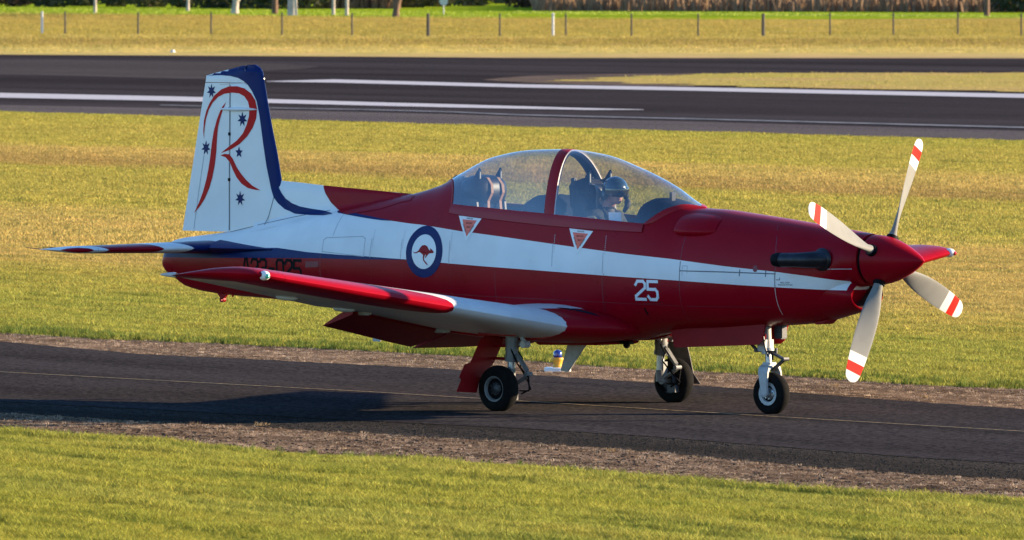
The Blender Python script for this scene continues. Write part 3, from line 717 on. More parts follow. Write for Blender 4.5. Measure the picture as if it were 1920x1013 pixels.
M_stab=span_mat('stabiliser_livery',-4.62,.195,.1,.35,[(.5,WHT),(.85,RED),(1.5,WHT),(1.66,RED)],BLU,power=.5)
def foil(y,le,te,z,tc,s0=0,s1=1,zte=-.03,n=14,camber=.02):
    c=le-te; up=[];dn=[]
    for k in range(n+1):
        s=s0+(s1-s0)*(.5-.5*math.cos(pi*k/n)); yt=5*tc*c*(.2969*math.sqrt(s)-.126*s-.3516*s*s+.2843*s**3-.1015*s**4)
        x=le-s*c; zc=z+zte*s+camber*c*4*s*(1-s)
        up.append(Vector((x,y,zc+yt))); dn.append(Vector((x,y,zc-yt*.95)))
    return up+dn[::-1]
def W_le(a): return .6-.035*(a-.9)
def W_te(a): return -1.5+.195*(a-.9)
def W_z(a): return .81+.1433*(a-.93) if a>.93 else .81
def W_tc(a): return .150-.007*(a-.9)
HS=.76
for sg in (-1,1):
    wing=MB(); ys=[.30,.6,.93,1.2,1.6,2.0,2.48]
    wing.loft([foil(sg*a,W_le(a),W_te(a),W_z(a),W_tc(a),0,HS) for a in ys],cap=True)
    wing.loft([foil(sg*a,W_le(a),W_te(a),W_z(a),W_tc(a),0,HS) for a in (2.48,2.9,3.5,4.1,4.72)],cap=True)
    WG=wing.build('wing',M_wing,AC,smooth=50)
    tip=MB(); rows=[foil(sg*4.722,W_le(4.722),W_te(4.722),W_z(4.722),W_tc(4.722))]
    for a,k in ((4.82,1),(4.92,.96),(4.98,.82),(5.02,.6),(5.04,.3),(5.05,.03)):
        le,te=W_le(a),W_te(a)+.0; q=1-k; rows.append(foil(sg*a,le-q*.10,te+q*.02,W_z(a)+.0,W_tc(a)*k))
    tip.loft(rows,cap=True); tip.build('wing_tip',M_wing,WG,smooth=60)
    # nav light in tip leading edge, tail light, static wick
    nl=MB(); c=Vector((W_le(4.95)-.03,sg*4.955,W_z(4.95)))
    nl.lathe([(-.09,.012),(-.06,.036),(-.02,.046),(.02,.040),(.045,.02),(.05,.001)],c,(1,sg*.25,0),n=16); nl.build('navigation_lamp_housing',M_white,WG,smooth=60)
    m_=plain('green_lens' if sg<0 else 'red_lens',(.02,.45,.30) if sg<0 else (.5,.02,.02),.15,coat=1,var=.05); b=MB(); b.lathe([(-.02,.02),(0,.024),(.018,.017),(.026,.001)],c+Vector((.038,sg*.012,-.004)),(1,sg*.5,0),n=12); b.build('navigation_lamp',m_,WG,smooth=60)
    r=MB(); r.lathe([(-.16,.002),(-.15,.008),(-.06,.020),(.02,.026),(.05,.02)],Vector((W_te(4.97)-.02,sg*4.97,W_z(4.97)-.02)),(1,0,0),n=12); r.build('rear_lamp',M_wgear,WG,smooth=60)
    # aileron
    al=MB(); al.loft([foil(sg*a,W_le(a),W_te(a),W_z(a),W_tc(a),HS+.006,1,n=8) for a in (2.53,3.2,4.0,4.71)],cap=True)
    ALN=al.build('aileron',M_wing,WG,smooth=50)
    # flap, lowered
    def flap(y0,y1,zk=0,chk=1.0,ang=21):
        rows=[]
        for a in [y0+(y1-y0)*i/4 for i in range(5)]:
            c=W_le(abs(a))-W_te(abs(a)); hx=W_le(abs(a))-HS*c; hz=W_z(abs(a))-.03*HS-.035+zk; L_=.24*c*chk; an=math.radians(ang); ring=[]
            for s,tt in ((0,.3),(.03,.8),(.15,1),(.5,.7),(.8,.32),(1,.03),(1,-.03),(.8,-.3),(.5,-.5),(.15,-.7),(.03,-.6)):
                lx=-s*L_; lz=tt*.045*c/2
                ring.append(Vector((hx+lx*math.cos(an)-lz*math.sin(an),a,hz+lx*math.sin(an)+lz*math.cos(an))))
            rows.append(ring)
        b=MB(); b.loft(rows,cap=True); return b
    flap(sg*.90,sg*2.46).build('flap',M_redm,WG,smooth=40)
    if sg>0: flap(-.86,.86,zk=-.005,ang=22).build('centre_flap',M_redm,AC,smooth=40)
    for a in (2.35,3.55,2.62,1.05):
        b=MB(); x=W_le(a)-HS*(W_le(a)-W_te(a)); ring=[]
        b.lathe([(-.13,.004),(-.10,.020),(0,.028),(.12,.022),(.16,.004)],Vector((x,sg*a,W_z(a)-.06-.02*(a<2))),(1,0,-.05),n=10); b.build('hinge_fairing',M_wgear,WG,smooth=60)
    # underside panel lines
    b=MB()
    # wing root fairing in red
    rows=[]
    for a,le,te,z,tc in ((.985,.585,-1.44,.812,.150),(.93,.62,-1.49,.81,.156),(.85,.66,-1.5,.805,.156),(.74,.70,-1.52,.80,.155),(.62,.77,-1.55,.795,.15),(.50,.84,-1.6,.79,.142),(.40,.88,-1.65,.78,.132),(.25,.90,-1.7,.775,.12)):
        rows.append(foil(sg*a,le,te,z,tc,0,HS-.015,n=18,camber=.012))
    f=MB(); f.loft(rows,cap=True); WRF=f.build('wing_root_fairing',M_red,AC,smooth=60)
    if sg<0:
        bpy.context.view_layer.update()
    wk=MB(); rr=[]
    # non-slip step pad, a thin dark leaf on top of the fairing
    bvw=bvh([WRF])
    for i in range(13):
        x=.16+.50*i/12; w=.040*math.sin(pi*i/12)**.7+.002; row=[]
        for j in (-1,0,1):
            yy=sg*(.68-.10*(i/12)+j*w); h=bvw.ray_cast(Vector((x,yy,2)),Vector((0,0,-1))); row.append((h[0] if h[0] else Vector((x,yy,.95)))+Vector((0,0,.003)))
        rr.append(row)
    wk.loft(rr,closed=False); wk.build('step_pad',M_coam,WRF)
    # tailplane
    sb=MB(); SLE=lambda a:-4.62-.195*(a-.1); STE=lambda a:-5.44-.075*(a-.1)
    sy=[.05,.3,.6,1.0,1.4,1.62]
    sb.loft([foil(sg*a,SLE(a),STE(a),1.447,.16-.025*a,0,.62,zte=0,camber=0) for a in sy],cap=True); STB=sb.build('stabiliser',M_stab,AC,smooth=50)
    el=MB(); el.loft([foil(sg*a,SLE(a),STE(a),1.447,.16-.025*a,.628,1,zte=0,camber=0,n=8) for a in sy],cap=True)
    rows=[foil(sg*a,SLE(a)-q,STE(a)+q*.3,1.447,(.16-.025*a)*k,0,1,zte=0,camber=0) for a,k,q in ((1.63,1,0),(1.72,1,.005),(1.78,.85,.03),(1.82,.55,.08),(1.84,.1,.14))]
    el.loft(rows,cap=True); EL=el.build('elevator',M_stab,STB,smooth=50)
    wk=MB()
    for a in (1.78,1.5,1.2):
        wk=MB(); wk.tube([(STE(a)+.01,sg*a,1.447),(STE(a)-.19,sg*(a+.01),1.46)],[.005,.003],n=5); wk.build('static_wick',M_dmetal,EL)
    gk=MB(); rows=[]
    for k in range(11):
        s=k/10; x=-3.88-.82*s; w=.02+.16*s**1.3; h=.006+.052*s; yb=hw(x,1.445)-.03
        rows.append([Vector((x,sg*yb,1.447+h*1.3)),Vector((x,sg*(yb+.03+w*.5),1.447+h*.8)),Vector((x,sg*(yb+.03+w),1.447)),Vector((x,sg*(yb+.03+w*.5),1.447-h*.8)),Vector((x,sg*yb,1.447-h*1.3))])
    gk.loft(rows,cap=True); gk.build('stabiliser_fairing',M_blue,STB,smooth=60)

# ---------------------------------------------------------------- nose
NZ=1.485
cb=MB(); prof=[(0,.236),(.03,.2355),(.10,.229),(.18,.214),(.26,.190),(.34,.158),(.42,.120),(.49,.081),(.545,.045),(.575,.018),(.585,.001)]
cb.lathe([(-.004,.0),(-.004,.228)]+prof,(3.578,0,NZ),(1,0,0),n=48)
PR=empty('propeller',(3.69,0,NZ),AC)
sp=cb.build('spinner',M_red,PR,smooth=50); 
def toP(o): o.matrix_parent_inverse=Matrix.Translation((-3.69,0,-NZ)); return o
toP(sp)
bp=MB(); bp.lathe([(0,.0),(0,.222),(.04,.222),(.04,0)],(3.538,0,NZ),(1,0,0),n=40); toP(bp.build('spinner_backplate',M_txtblk,PR,smooth=40))
for i in range(10):
    pass
PH=.432
for k in range(4):
    a=PH+k*pi/2; er=Vector((0,math.sin(a),math.cos(a))); et=Vector((0,-math.cos(a),math.sin(a))); ex=Vector((1,0,0))
    rs=[.16,.21,.25,.29,.34,.42,.52,.62,.72,.82,.90,.945,.955,.99,1.04,1.05,1.10,1.135,1.145,1.18,1.205,1.22,1.228]
    ch={.16:.08,.21:.084,.25:.088,.29:.096,.34:.115,.42:.148,.52:.178,.62:.196,.72:.205,.82:.207,.90:.205,.945:.201,.955:.20,.99:.197,1.04:.192,1.05:.190,1.10:.182,1.135:.174,1.145:.172,1.18:.155,1.205:.125,1.22:.085,1.228:.03}
    b=MB(); rings=[]
    for r in rs:
        beta=math.radians(46-36*min(1,(r-.16)/1.06)**.8); c=ch[r]; th=.075 if r<.25 else max(.010,.075*math.exp(-(r-.25)*4.2)+.012*(1.25-r)); 
        cd=et*math.cos(beta)+ex*math.sin(beta); nd=ex*math.cos(beta)-et*math.sin(beta)
        ring=[]
        for q in range(20):
            t=2*pi*q/20; u=math.cos(t); w=math.sin(t)
            if r>.27: w=w*(.75+.25*u)
            ring.append(Vector((3.70,0,NZ))+er*r+cd*(u*c/2+ (c-.08)*.05)+nd*(w*th/2))
        rings.append(ring)
    def midx(r): return 3 if r<.26 else 0 if r<.945 else 1 if r<1.045 else 2 if r<1.14 else 1
    n=20; v=[p for r in rings for p in r]
    for i in range(len(rings)-1):
        mi=midx((rs[i]+rs[i+1])/2)
        b.add([p for p in rings[i]+rings[i+1]],[(q,(q+1)%n,(q+1)%n+n,q+n) for q in range(n)],mi)
    b.add(rings[-1],[tuple(range(n))],1)
    toP(b.build('blade',[M_prop,M_pwhite,M_pred,M_black],PR,smooth=50))
    c=MB(); c.tube([Vector((3.70,0,NZ))+er*.14,Vector((3.70,0,NZ))+er*.245],[.066,.056],n=20); toP(c.build('blade_cuff',M_txtblk,PR,smooth=50))
# chin intake: oval lip with a dark throat
ik=MB(); 
def oval(x,cz,ry,rz,n=28): return [Vector((x,ry*math.cos(2*pi*k/n),cz+rz*math.sin(2*pi*k/n))) for k in range(n)]
ik.loft([oval(3.0,1.20,.33,.285),oval(3.12,1.185,.305,.262),oval(3.28,1.17,.282,.205),oval(3.38,1.16,.265,.172),oval(3.45,1.155,.25,.148),oval(3.475,1.153,.236,.133),oval(3.478,1.153,.226,.124)])
ik.loft([oval(3.478,1.153,.226,.124),oval(3.44,1.153,.215,.115),oval(3.22,1.155,.19,.10)],m=2)
ik.add(oval(3.22,1.155,.19,.10),[tuple(range(28))],1)
ik.build('chin_intake',[M_liv,M_txtblk,plain('intake_duct',(.06,.032,.026),.6,spec=.2)],AC,smooth=50)
# exhausts
for sg in (-1,1):
    ex_=empty('exhaust_stack',(3.2,sg*.36,1.487),AC)
    b=MB(); P0=Vector((3.20,sg*.30,1.487))
    pts=[P0,P0+Vector((.0,sg*.06,0)),P0+Vector((-.03,sg*.12,0)),P0+Vector((-.10,sg*.165,-.002)),P0+Vector((-.20,sg*.19,-.003)),P0+Vector((-.28,sg*.205,-.004)),P0+Vector((-.35,sg*.212,-.005))]
    b.tube(pts,[.085,.082,.078,.072,.068,.067,.066],n=22,cap=False)
    o=b.build('exhaust_pipe',M_exh,ex_,smooth=50); o.matrix_parent_inverse=Matrix.Translation((-3.2,-sg*.36,-1.487))
    c=MB(); q=pts[-1]; c.tube([q+Vector((.01,0,0)),q+Vector((-.04,sg*.004,0)),q+Vector((-.075,sg*.006,-.002)),q+Vector((-.07,sg*.006,-.002)),q+Vector((-.02,0,0))],[.069,.067,.058,.050,.052],n=22)
    o=c.build('exhaust_tip',M_txtblk,ex_,smooth=50); o.matrix_parent_inverse=Matrix.Translation((-3.2,-sg*.36,-1.487))
    d=MB(); d.lathe([(0,.110),(.012,.106),(.022,.09),(.026,.08)],P0+Vector((0,sg*.025,0)),(0,sg,0),n=24); 
    o=d.build('exhaust_shroud',M_exh,ex_,smooth=50); o.matrix_parent_inverse=Matrix.Translation((-3.2,-sg*.36,-1.487))
    # cooling scoop blister high on the cowling
    s=MB(); rows=[]
    for x,hh,ww in ((1.42,.012,.05),(1.435,.055,.095),(1.47,.07,.105),(1.60,.068,.105),(1.75,.056,.098),(1.84,.035,.085),(1.90,.008,.06)):
        c=Vector((x,0,1.79-.02*(x-1.42))); row=[]
        for k in range(17):
            t=-1+2*k/16; zz=c.z+t*ww; yb=hw(x,zz)-.012; row.append(Vector((x,sg*(yb+.012+hh*(1-abs(t)**4)),zz)))
        rows.append(row)
    s.loft(rows,closed=False); s.add(rows[0],[tuple(range(17))]); s.build('cowl_scoop',M_red,AC,smooth=45)
# small things on the airframe
b=MB(); b.prism([(2.88,.90),(3.10,.93),(3.03,.875),(2.92,.868)],1,-.09,.05); b.build('drain_fairing',M_redm,AC,bevel=.008)
b=MB(); b.box((2.42,0,.80),(.10,.09,.16)); b.build('nose_gear_bracket',M_dmetal,AC,bevel=.01)
b=MB(); b.prism([(-.237,.63),(.041,.66),(-.237,.335),(-.34,.345)],1,-.010,.010); b.build('belly_antenna',M_wgear,AC,bevel=.006)
b=MB(); b.prism([(-2.74,.80),(-2.58,.80),(-2.68,.564),(-2.78,.567)],1,-.008,.008); b.build('belly_antenna',M_wgear,AC,bevel=.004)
b=MB(); b.box((.50,0,.635),(.12,.07,.03)); b.lathe([(0,.035),(-.02,.034),(-.04,.02),(-.045,.001)],(.50,0,.625),(0,0,1),n=14); b.build('belly_beacon',M_txtblk,AC,smooth=40)
b=MB(); b.prism([(-.42,.64),(.42,.645),(.38,.615),(-.38,.60)],1,-.3,.3); b.build('belly_fairing',M_red,AC,bevel=.012)
b=MB(); b.lathe([(-.06,.002),(-.05,.022),(-.01,.03),(.02,.024),(.04,.008),(.042,.001)],(-1.665,0,2.175),(1,0,.25),n=16); b.build('spine_beacon',M_dmetal,AC,smooth=60)
b=MB(); b.prism([(-4.87,1.0),(-4.72,.985),(-4.76,.945),(-4.79,.93),(-4.82,.945)],1,-.012,.012); b.build('tie_down_lug',M_red,AC)
b=MB(); b.lathe([(-.02,.016),(.02,.016),(.02,.028),(-.02,.028)],(-4.79,0,.928),(0,1,0),n=14,close=True); b.build('tie_down_ring',M_redm,AC,smooth=30)
b=MB(); b.lathe([(-.02,.002),(-.01,.010),(.02,.010),(.02,.001)],(-4.60,-.06,.975),(0,0,1),n=8); b.build('rear_lamp',M_pred,AC)

# ---------------------------------------------------------------- landing gear
def wheel(parent,c,R_,w,sg,rimcol,inv):
    e=MB(); c=Vector(c)
    t=MB(); rr=R_*.56
    prof=[]
    for k in range(25):
        a=-pi*.5+pi*k/24*1.0; 
        prof.append((w/2*math.sin(a)*(1.0), rr+(R_-rr)*max(.0,math.cos(a))**.52))
    prof=[(-w*.38,rr-.004)]+prof+[(w*.38,rr-.004)]
    t.lathe(prof,c,(0,1,0),n=48,close=True)
    # tread grooves
    o=t.build('tyre',M_tyre,parent,smooth=50); o.matrix_parent_inverse=inv
    for s in (-.42,-.14,.14,.42):
        pass
    r=MB(); nose=w<.14
    for s in (-1,1):
        r.lathe([(s*w*.40,rr+.004),(s*w*.46,rr-.004),(s*w*.44,rr-(.034 if nose else .014)),(s*w*.28,rr-(.04 if nose else .026))],c,(0,1,0),n=32)
        r.lathe([(s*w*.28,rr-(.04 if nose else .026)),(s*w*.22,rr*.62),(s*w*.26,rr*.5)],c,(0,1,0),n=32,m=1)
        r.lathe([(s*w*.26,rr*.5),(s*w*.36,rr*.34),(s*w*.38,0.001)],c,(0,1,0),n=32,m=2)
        for k in range(6):
            a=2*pi*k/6; r.box(c+Vector((math.cos(a)*rr*.72,s*w*.255,math.sin(a)*rr*.72)),(rr*.16,.008,rr*.16),m=1)
        for k in range(8):
            a=2*pi*k/8+.2; r.lathe([(0,.007),(s*.012,.007),(s*.012,0)],c+Vector((math.cos(a)*rr*.42,s*w*.31,math.sin(a)*rr*.42)),(0,1,0),n=6,m=2)
    o=r.build('rim',rimcol,parent,smooth=40); o.matrix_parent_inverse=inv
for sg in (-1,1):
    E0=Vector((0,sg*1.27,0)); G_=empty('main_landing_gear',E0,AC); inv=Matrix.Translation(-E0)
    def fin_(o): o.matrix_parent_inverse=inv; return o
    Ly=sg*1.08
    wheel(G_,(0,sg*1.27,.222),.222,.15,sg,[M_gpaint if sg<0 else M_dmetal,M_txtblk,M_dmetal],inv)
    b=MB(); b.tube([(-.0,Ly,.86),(-.0,Ly,.50)],.062,n=16); b.tube([(-.0,Ly,.52),(-.005,Ly,.475)],.068,n=16); b.tube([(-.003,Ly,.74),(-.003,Ly,.71)],.07,n=16)
    b.tube([(.0,Ly,.60),(.0,Ly,.58)],.067,n=16)
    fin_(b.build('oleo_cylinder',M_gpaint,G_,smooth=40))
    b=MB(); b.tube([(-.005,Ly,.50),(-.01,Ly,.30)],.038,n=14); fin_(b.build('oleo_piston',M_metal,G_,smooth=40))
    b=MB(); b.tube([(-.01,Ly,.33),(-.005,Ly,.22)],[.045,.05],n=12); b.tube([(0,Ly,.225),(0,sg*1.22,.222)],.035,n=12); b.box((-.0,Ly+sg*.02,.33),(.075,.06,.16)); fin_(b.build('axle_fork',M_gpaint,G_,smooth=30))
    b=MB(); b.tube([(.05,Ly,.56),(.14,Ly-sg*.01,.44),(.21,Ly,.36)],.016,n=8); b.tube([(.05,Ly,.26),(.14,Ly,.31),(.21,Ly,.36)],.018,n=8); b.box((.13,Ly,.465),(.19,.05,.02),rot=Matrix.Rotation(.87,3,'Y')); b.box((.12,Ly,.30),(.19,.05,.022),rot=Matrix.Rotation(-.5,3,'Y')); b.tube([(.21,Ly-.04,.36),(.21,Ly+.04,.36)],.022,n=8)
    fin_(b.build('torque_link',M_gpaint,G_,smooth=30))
    b=MB(); b.tube([(.03,Ly-sg*.05,.62),(.02,Ly-sg*.30,.80)],.022,n=10); b.tube([(.05,Ly,.80),(.16,Ly-sg*.02,.64)],.02,n=8); b.tube([(.16,Ly-sg*.05,.64),(.16,Ly+sg*.03,.64)],.034,n=12); fin_(b.build('side_brace',M_wgear,G_,smooth=30))
    b=MB(); b.tube([(.02,Ly-sg*.045,.60),(.09,Ly-sg*.05,.50),(.06,Ly-sg*.05,.42),(.17,Ly-sg*.03,.30),(.24,Ly,.22),(.12,Ly,.17)],.008,n=6); b.tube([(.03,Ly+sg*.05,.6),(.1,Ly+sg*.03,.45),(.23,Ly+sg*.02,.33),(.22,Ly,.20),(.1,Ly,.20)],.008,n=6); fin_(b.build('brake_hose',M_txtblk,G_))
    b=MB(); b.lathe([(-.03,.10),(.03,.10),(.03,.0)],(0,sg*1.165,.222),(0,sg,0),n=20); b.box((.08,sg*1.165,.15),(.10,.06,.07)); b.box((-.06,sg*1.15,.31),(.07,.05,.09)); fin_(b.build('brake_unit',M_dmetal,G_,smooth=30))
    if sg<0:
        P=[(-1.265,.69),(-.954,.78),(-.947,.688),(-1.0,.583),(-1.083,.459),(-1.182,.376),(-1.30,.269),(-1.33,.178),(-1.612,.197),(-1.544,.311),(-1.574,.332),(-1.499,.451),(-1.416,.469)]
        b=MB(); b.prism([(p[0],p[1]) for p in P],0,-.235,-.22)
    else:
        b=MB(); b.prism([(-.24,.80),(-.0,.80),(.025,.598),(.056,.506),(.083,.419),(.117,.291),(.212,.186),(.09,.19),(-.20,.25)],1,1.415,1.43)
    # door is attached to the leg by two lugs
    fin_(b.build('gear_door',M_redm if sg<0 else plain('inner_door_grey',(.10,.085,.075),.7,var=.3),G_,bevel=.004))
    b=MB(); 
    if sg<0: b.tube([(-.02,Ly,.62),(-.225,Ly+.0,.62)],.014,n=8); b.tube([(-.02,Ly,.50),(-.225,Ly-.02,.50)],.014,n=8); b.prism([(-.30,.72),(.16,.72),(.14,.84),(-.34,.84)],1,-1.22,-1.205)
    else: b.tube([(-.02,Ly,.62),(-.02,1.415,.60)],.014,n=8)
    fin_(b.build('door_link',M_redm,G_))
# nose gear
N0=Vector((2.30,0,0)); NG=empty('nose_landing_gear',N0,AC); inv=Matrix.Translation(-N0)
def fn_(o): o.matrix_parent_inverse=inv; return o
wheel(NG,(2.31,0,.202),.202,.13,1,[M_wgear,M_txtblk,M_metal],inv)
b=MB(); b.tube([(2.245,0,.90),(2.262,0,.60)],.042,n=16); b.tube([(2.262,0,.63),(2.266,0,.575)],.060,n=16); b.box((2.235,0,.655),(.10,.12,.11)); fn_(b.build('oleo_cylinder',M_wgear,NG,smooth=40))
b=MB(); b.tube([(2.266,0,.58),(2.28,0,.42)],.030,n=14); fn_(b.build('oleo_piston',M_metal,NG,smooth=40))
b=MB()
for s in (-1,1):
    rows=[]
    for x,y,z,wx,wy in ((2.285,.03,.475,.055,.03),(2.288,.07,.45,.06,.026),(2.29,.095,.40,.058,.016),(2.298,.10,.32,.048,.014),(2.305,.10,.25,.042,.014),(2.31,.10,.20,.040,.014),(2.31,.10,.17,.02,.012)):
        rows.append([Vector((x+wx*a,s*(y+wy*c_),z)) for a,c_ in ((-1,-1),(1,-1),(1,1),(-1,1))])
    b.loft(rows,cap=True)
b.box((2.285,0,.462),(.10,.10,.07)); b.tube([(2.31,-.115,.2),(2.31,.115,.2)],.02,n=10)
fn_(b.build('wheel_fork',M_wgear,NG,bevel=.006))
b=MB(); b.box((2.40,0,.555),(.17,.05,.018),rot=Matrix.Rotation(.38,3,'Y')); b.box((2.40,0,.478),(.20,.05,.018),rot=Matrix.Rotation(-.62,3,'Y')); b.tube([(2.48,-.04,.53),(2.48,.04,.53)],.018,n=8); b.tube([(2.3,-.05,.60),(2.42,-.06,.60)],.010,n=6); b.box((2.42,-.06,.61),(.02,.02,.05)); b.tube([(2.28,-.05,.62),(2.34,-.02,.57),(2.32,.0,.52)],.012,n=6)
fn_(b.build('torque_link',M_dmetal,NG,bevel=.003))
b=MB(); b.tube([(2.02,-.06,.74),(2.17,-.05,.61)],.016,n=8); b.tube([(2.02,.06,.74),(2.17,.05,.61)],.016,n=8); b.tube([(2.17,-.07,.61),(2.17,.07,.61),(2.24,.05,.62)],.020,n=8); b.tube([(2.26,-.06,.74),(2.29,-.07,.64),(2.31,-.05,.55)],.008,n=6); fn_(b.build('drag_brace',M_dmetal,NG,smooth=30))
b=MB(); b.prism([(-.02,.72),(.02,.72),(.02,.76),(-.02,.76)],1,-.045,-.042); o=b.build('red_collar',M_pred,NG); o.location=(2.255,0,0); o.matrix_parent_inverse=inv
# long nose gear doors
for s in (-1,1):
    b=MB(); b.prism([(1.20,.80),(2.38,.86),(2.33,.70),(2.28,.665),(1.9,.645),(1.5,.625),(1.25,.612)],1,s*.165-.007,s*.165+.007); b.build('nose_gear_door',M_redm,AC,bevel=.005)
# ---------------------------------------------------------------- pilot
PER=empty('person',(.25,0,1.42)); tag(PER,'pilot in a dark helmet with visor down, sitting in the front seat under the canopy','person')
def skin(name,joints,bones,mats,parent,sub=2):
    me=bpy.data.meshes.new(name); me.from_pydata([j[0] for j in joints],bones,[]); o=bpy.data.objects.new(name,me); COL.objects.link(o)
    m=o.modifiers.new('skin','SKIN'); 
    for i,j in enumerate(joints):
        d=me.skin_vertices[0].data[i]; r=j[1]; d.radius=(r,r) if not isinstance(r,tuple) else r; d.use_root=(i==0)
    m.use_smooth_shade=True
    s=o.modifiers.new('sub','SUBSURF'); s.levels=sub; s.render_levels=sub
    dg=bpy.context.evaluated_depsgraph_get(); me2=bpy.data.meshes.new_from_object(o.evaluated_get(dg)); o.modifiers.clear(); o.data=me2; me2.name=name
    for mm in mats: me2.materials.append(mm)
    o.parent=parent; o.matrix_parent_inverse=Matrix.Translation(-parent.location)
    return o
M_suit=plain('olive_flight_suit',(.013,.016,.013),.85,var=.3,scale=25,bump=.3)
M_skin=plain('skin',(.42,.21,.15),.5,var=.08,scale=20)
M_glove=plain('black_glove',(.015,.016,.02),.7,var=.2,scale=25)
M_helm=plain('helmet_shell',(.018,.035,.045),.22,coat=.8,var=.08,scale=8)
M_visor=plain('visor',(.006,.006,.008),.06,coat=1,var=.02)
J=[((.26,0,1.42),(.15,.17)),((.22,0,1.56),(.12,.165)),((.20,0,1.72),(.125,.19)),((.22,0,1.83),(.10,.16)),((.245,0,1.905),.062),((.275,0,1.955),.056),((.335,0,2.03),.082),((.355,0,2.085),.085),
 ((.21,-.19,1.83),.075),((.27,-.275,1.70),.055),((.40,-.27,1.58),.045),((.55,-.21,1.62),.037),((.61,-.19,1.645),.032),
 ((.21,.19,1.83),.075),((.27,.27,1.68),.055),((.42,.25,1.58),.045),((.56,.16,1.66),.037),((.62,.14,1.69),.032),
 ((.30,-.10,1.38),.095),((.60,-.15,1.47),.085),((.75,-.15,1.40),.065),((.95,-.13,1.22),.05),((1.06,-.13,1.20),.04),
 ((.30,.10,1.38),.095),((.60,.15,1.47),.085),((.75,.15,1.40),.065),((.95,.13,1.22),.05),((1.06,.13,1.20),.04)]
Bn=[(0,1),(1,2),(2,3),(3,4),(4,5),(5,6),(6,7),(3,8),(8,9),(9,10),(10,11),(11,12),(3,13),(13,14),(14,15),(15,16),(16,17),(0,18),(18,19),(19,20),(20,21),(21,22),(0,23),(23,24),(24,25),(25,26),(26,27)]
body_o=skin('body',J,Bn,[M_suit,M_skin],PER)
for p in body_o.data.polygons: p.material_index=1 if p.center.z>1.925 else 0
HP=Vector((.365,-.01,2.085)); yaw=-.48
Rz=Matrix.Rotation(yaw,3,'Z')
def HV(x,y,z): return HP+Rz@Vector((x,y,z))
def adopt(o): o.parent=PER; o.matrix_parent_inverse=Matrix.Translation(-PER.location); return o
# face: jaw, cheeks, nose, lips as one lofted form under the helmet edge
fc=MB(); rows=[]
for z,rx,ry,cx_ in ((.02,.098,.074,.0),(-.01,.10,.074,.0),(-.035,.103,.071,.0),(-.06,.101,.066,.002),(-.085,.097,.059,.004),(-.105,.091,.05,.006),(-.122,.072,.036,.014),(-.13,.04,.02,.02)):
    row=[]
    for k in range(28):
        t=2*pi*k/28; x=rx*math.cos(t)+cx_; y=ry*math.sin(t)
        d=abs(math.atan2(math.sin(t),math.cos(t)))
        nose=max(0,1-(d/.27)**2)*{.02:.008,-.01:.020,-.035:.030,-.06:.012}.get(z,0)
        lip=max(0,1-(d/.45)**2)*{-.085:.010,-.105:.002,-.122:.010}.get(z,0)
        row.append(HV(x+nose+lip,y,z))
    rows.append(row)
fc.loft(rows,cap=True); adopt(fc.build('face',M_skin,None,smooth=70))
lp=MB(); lp.tube([HV(.100,-.022,-.084),HV(.109,0,-.082),HV(.100,.022,-.084)],[.003,.0055,.003],n=6); adopt(lp.build('mouth',plain('lips',(.30,.10,.09),.5),None,smooth=60))
# helmet shell
hm=MB(); rows=[]
for i in range(15):
    th=pi*.02+ (pi*.62-pi*.02)*i/14; row=[]
    for k in range(32):
        t=2*pi*k/32; cut=max(0,math.cos(t))  # opening at the front
        tt=th*(1-.20*cut**2*(i/14)); 
        row.append(HV(.142*math.sin(tt)*math.cos(t)-.008,.122*math.sin(tt)*math.sin(t),.128*math.cos(tt)+.005))
    rows.append(row)
hm.loft(rows); hm.add(rows[0],[tuple(range(32))]); H=adopt(hm.build('helmet',M_helm,None,smooth=70))
sm=H.modifiers.new('s','SOLIDIFY'); sm.thickness=.008
er=MB()
for s in (-1,1): er.lathe([(0,.05),(s*.02,.046),(s*.028,.03),(s*.03,.001)],HV(-.02,s*.108,-.045),Rz@Vector((0,1,0)),n=18)
adopt(er.build('ear_cup',M_helm,None,smooth=60))
vz=MB(); rows=[]
for i in range(9):
    z=.030-.088*i/8; row=[]
    for k in range(21):
        t=-1.35+2.7*k/20; r=(.150,.130); zz=z+(.012*(1-math.cos(t*1.1)) if i==8 else 0)
        s=math.sqrt(max(.1,1-(zz/.20)**2)); row.append(HV(r[0]*s*math.cos(t)-.006,r[1]*s*math.sin(t),zz))
    rows.append(row)
vz.loft(rows,closed=False); V=adopt(vz.build('visor',M_visor,None,smooth=70)); V.modifiers.new('s','SOLIDIFY').thickness=.004
# survival vest and collar
vs_=MB(); vs_.tube([(.225,0,1.62),(.23,0,1.80)],[.17,.16],n=18); 
cl=MB(); cl.lathe([(0,.085),(.03,.08),(.05,.072)],(.24,0,1.875),(.25,0,1),n=18); adopt(cl.build('collar',M_glove,None,smooth=50))
hs=MB()
for s in (-1,1):
    hs.loft([[Vector((.02+dx,s*.07-.022,z)),Vector((.02+dx,s*.07+.022,z))] for dx,z in ((.13,1.94),(.26,1.91),(.325,1.84),(.345,1.72),(.335,1.6))],closed=False)
o=adopt(hs.build('harness',M_cock,None)); o.modifiers.new('s','SOLIDIFY').thickness=.006
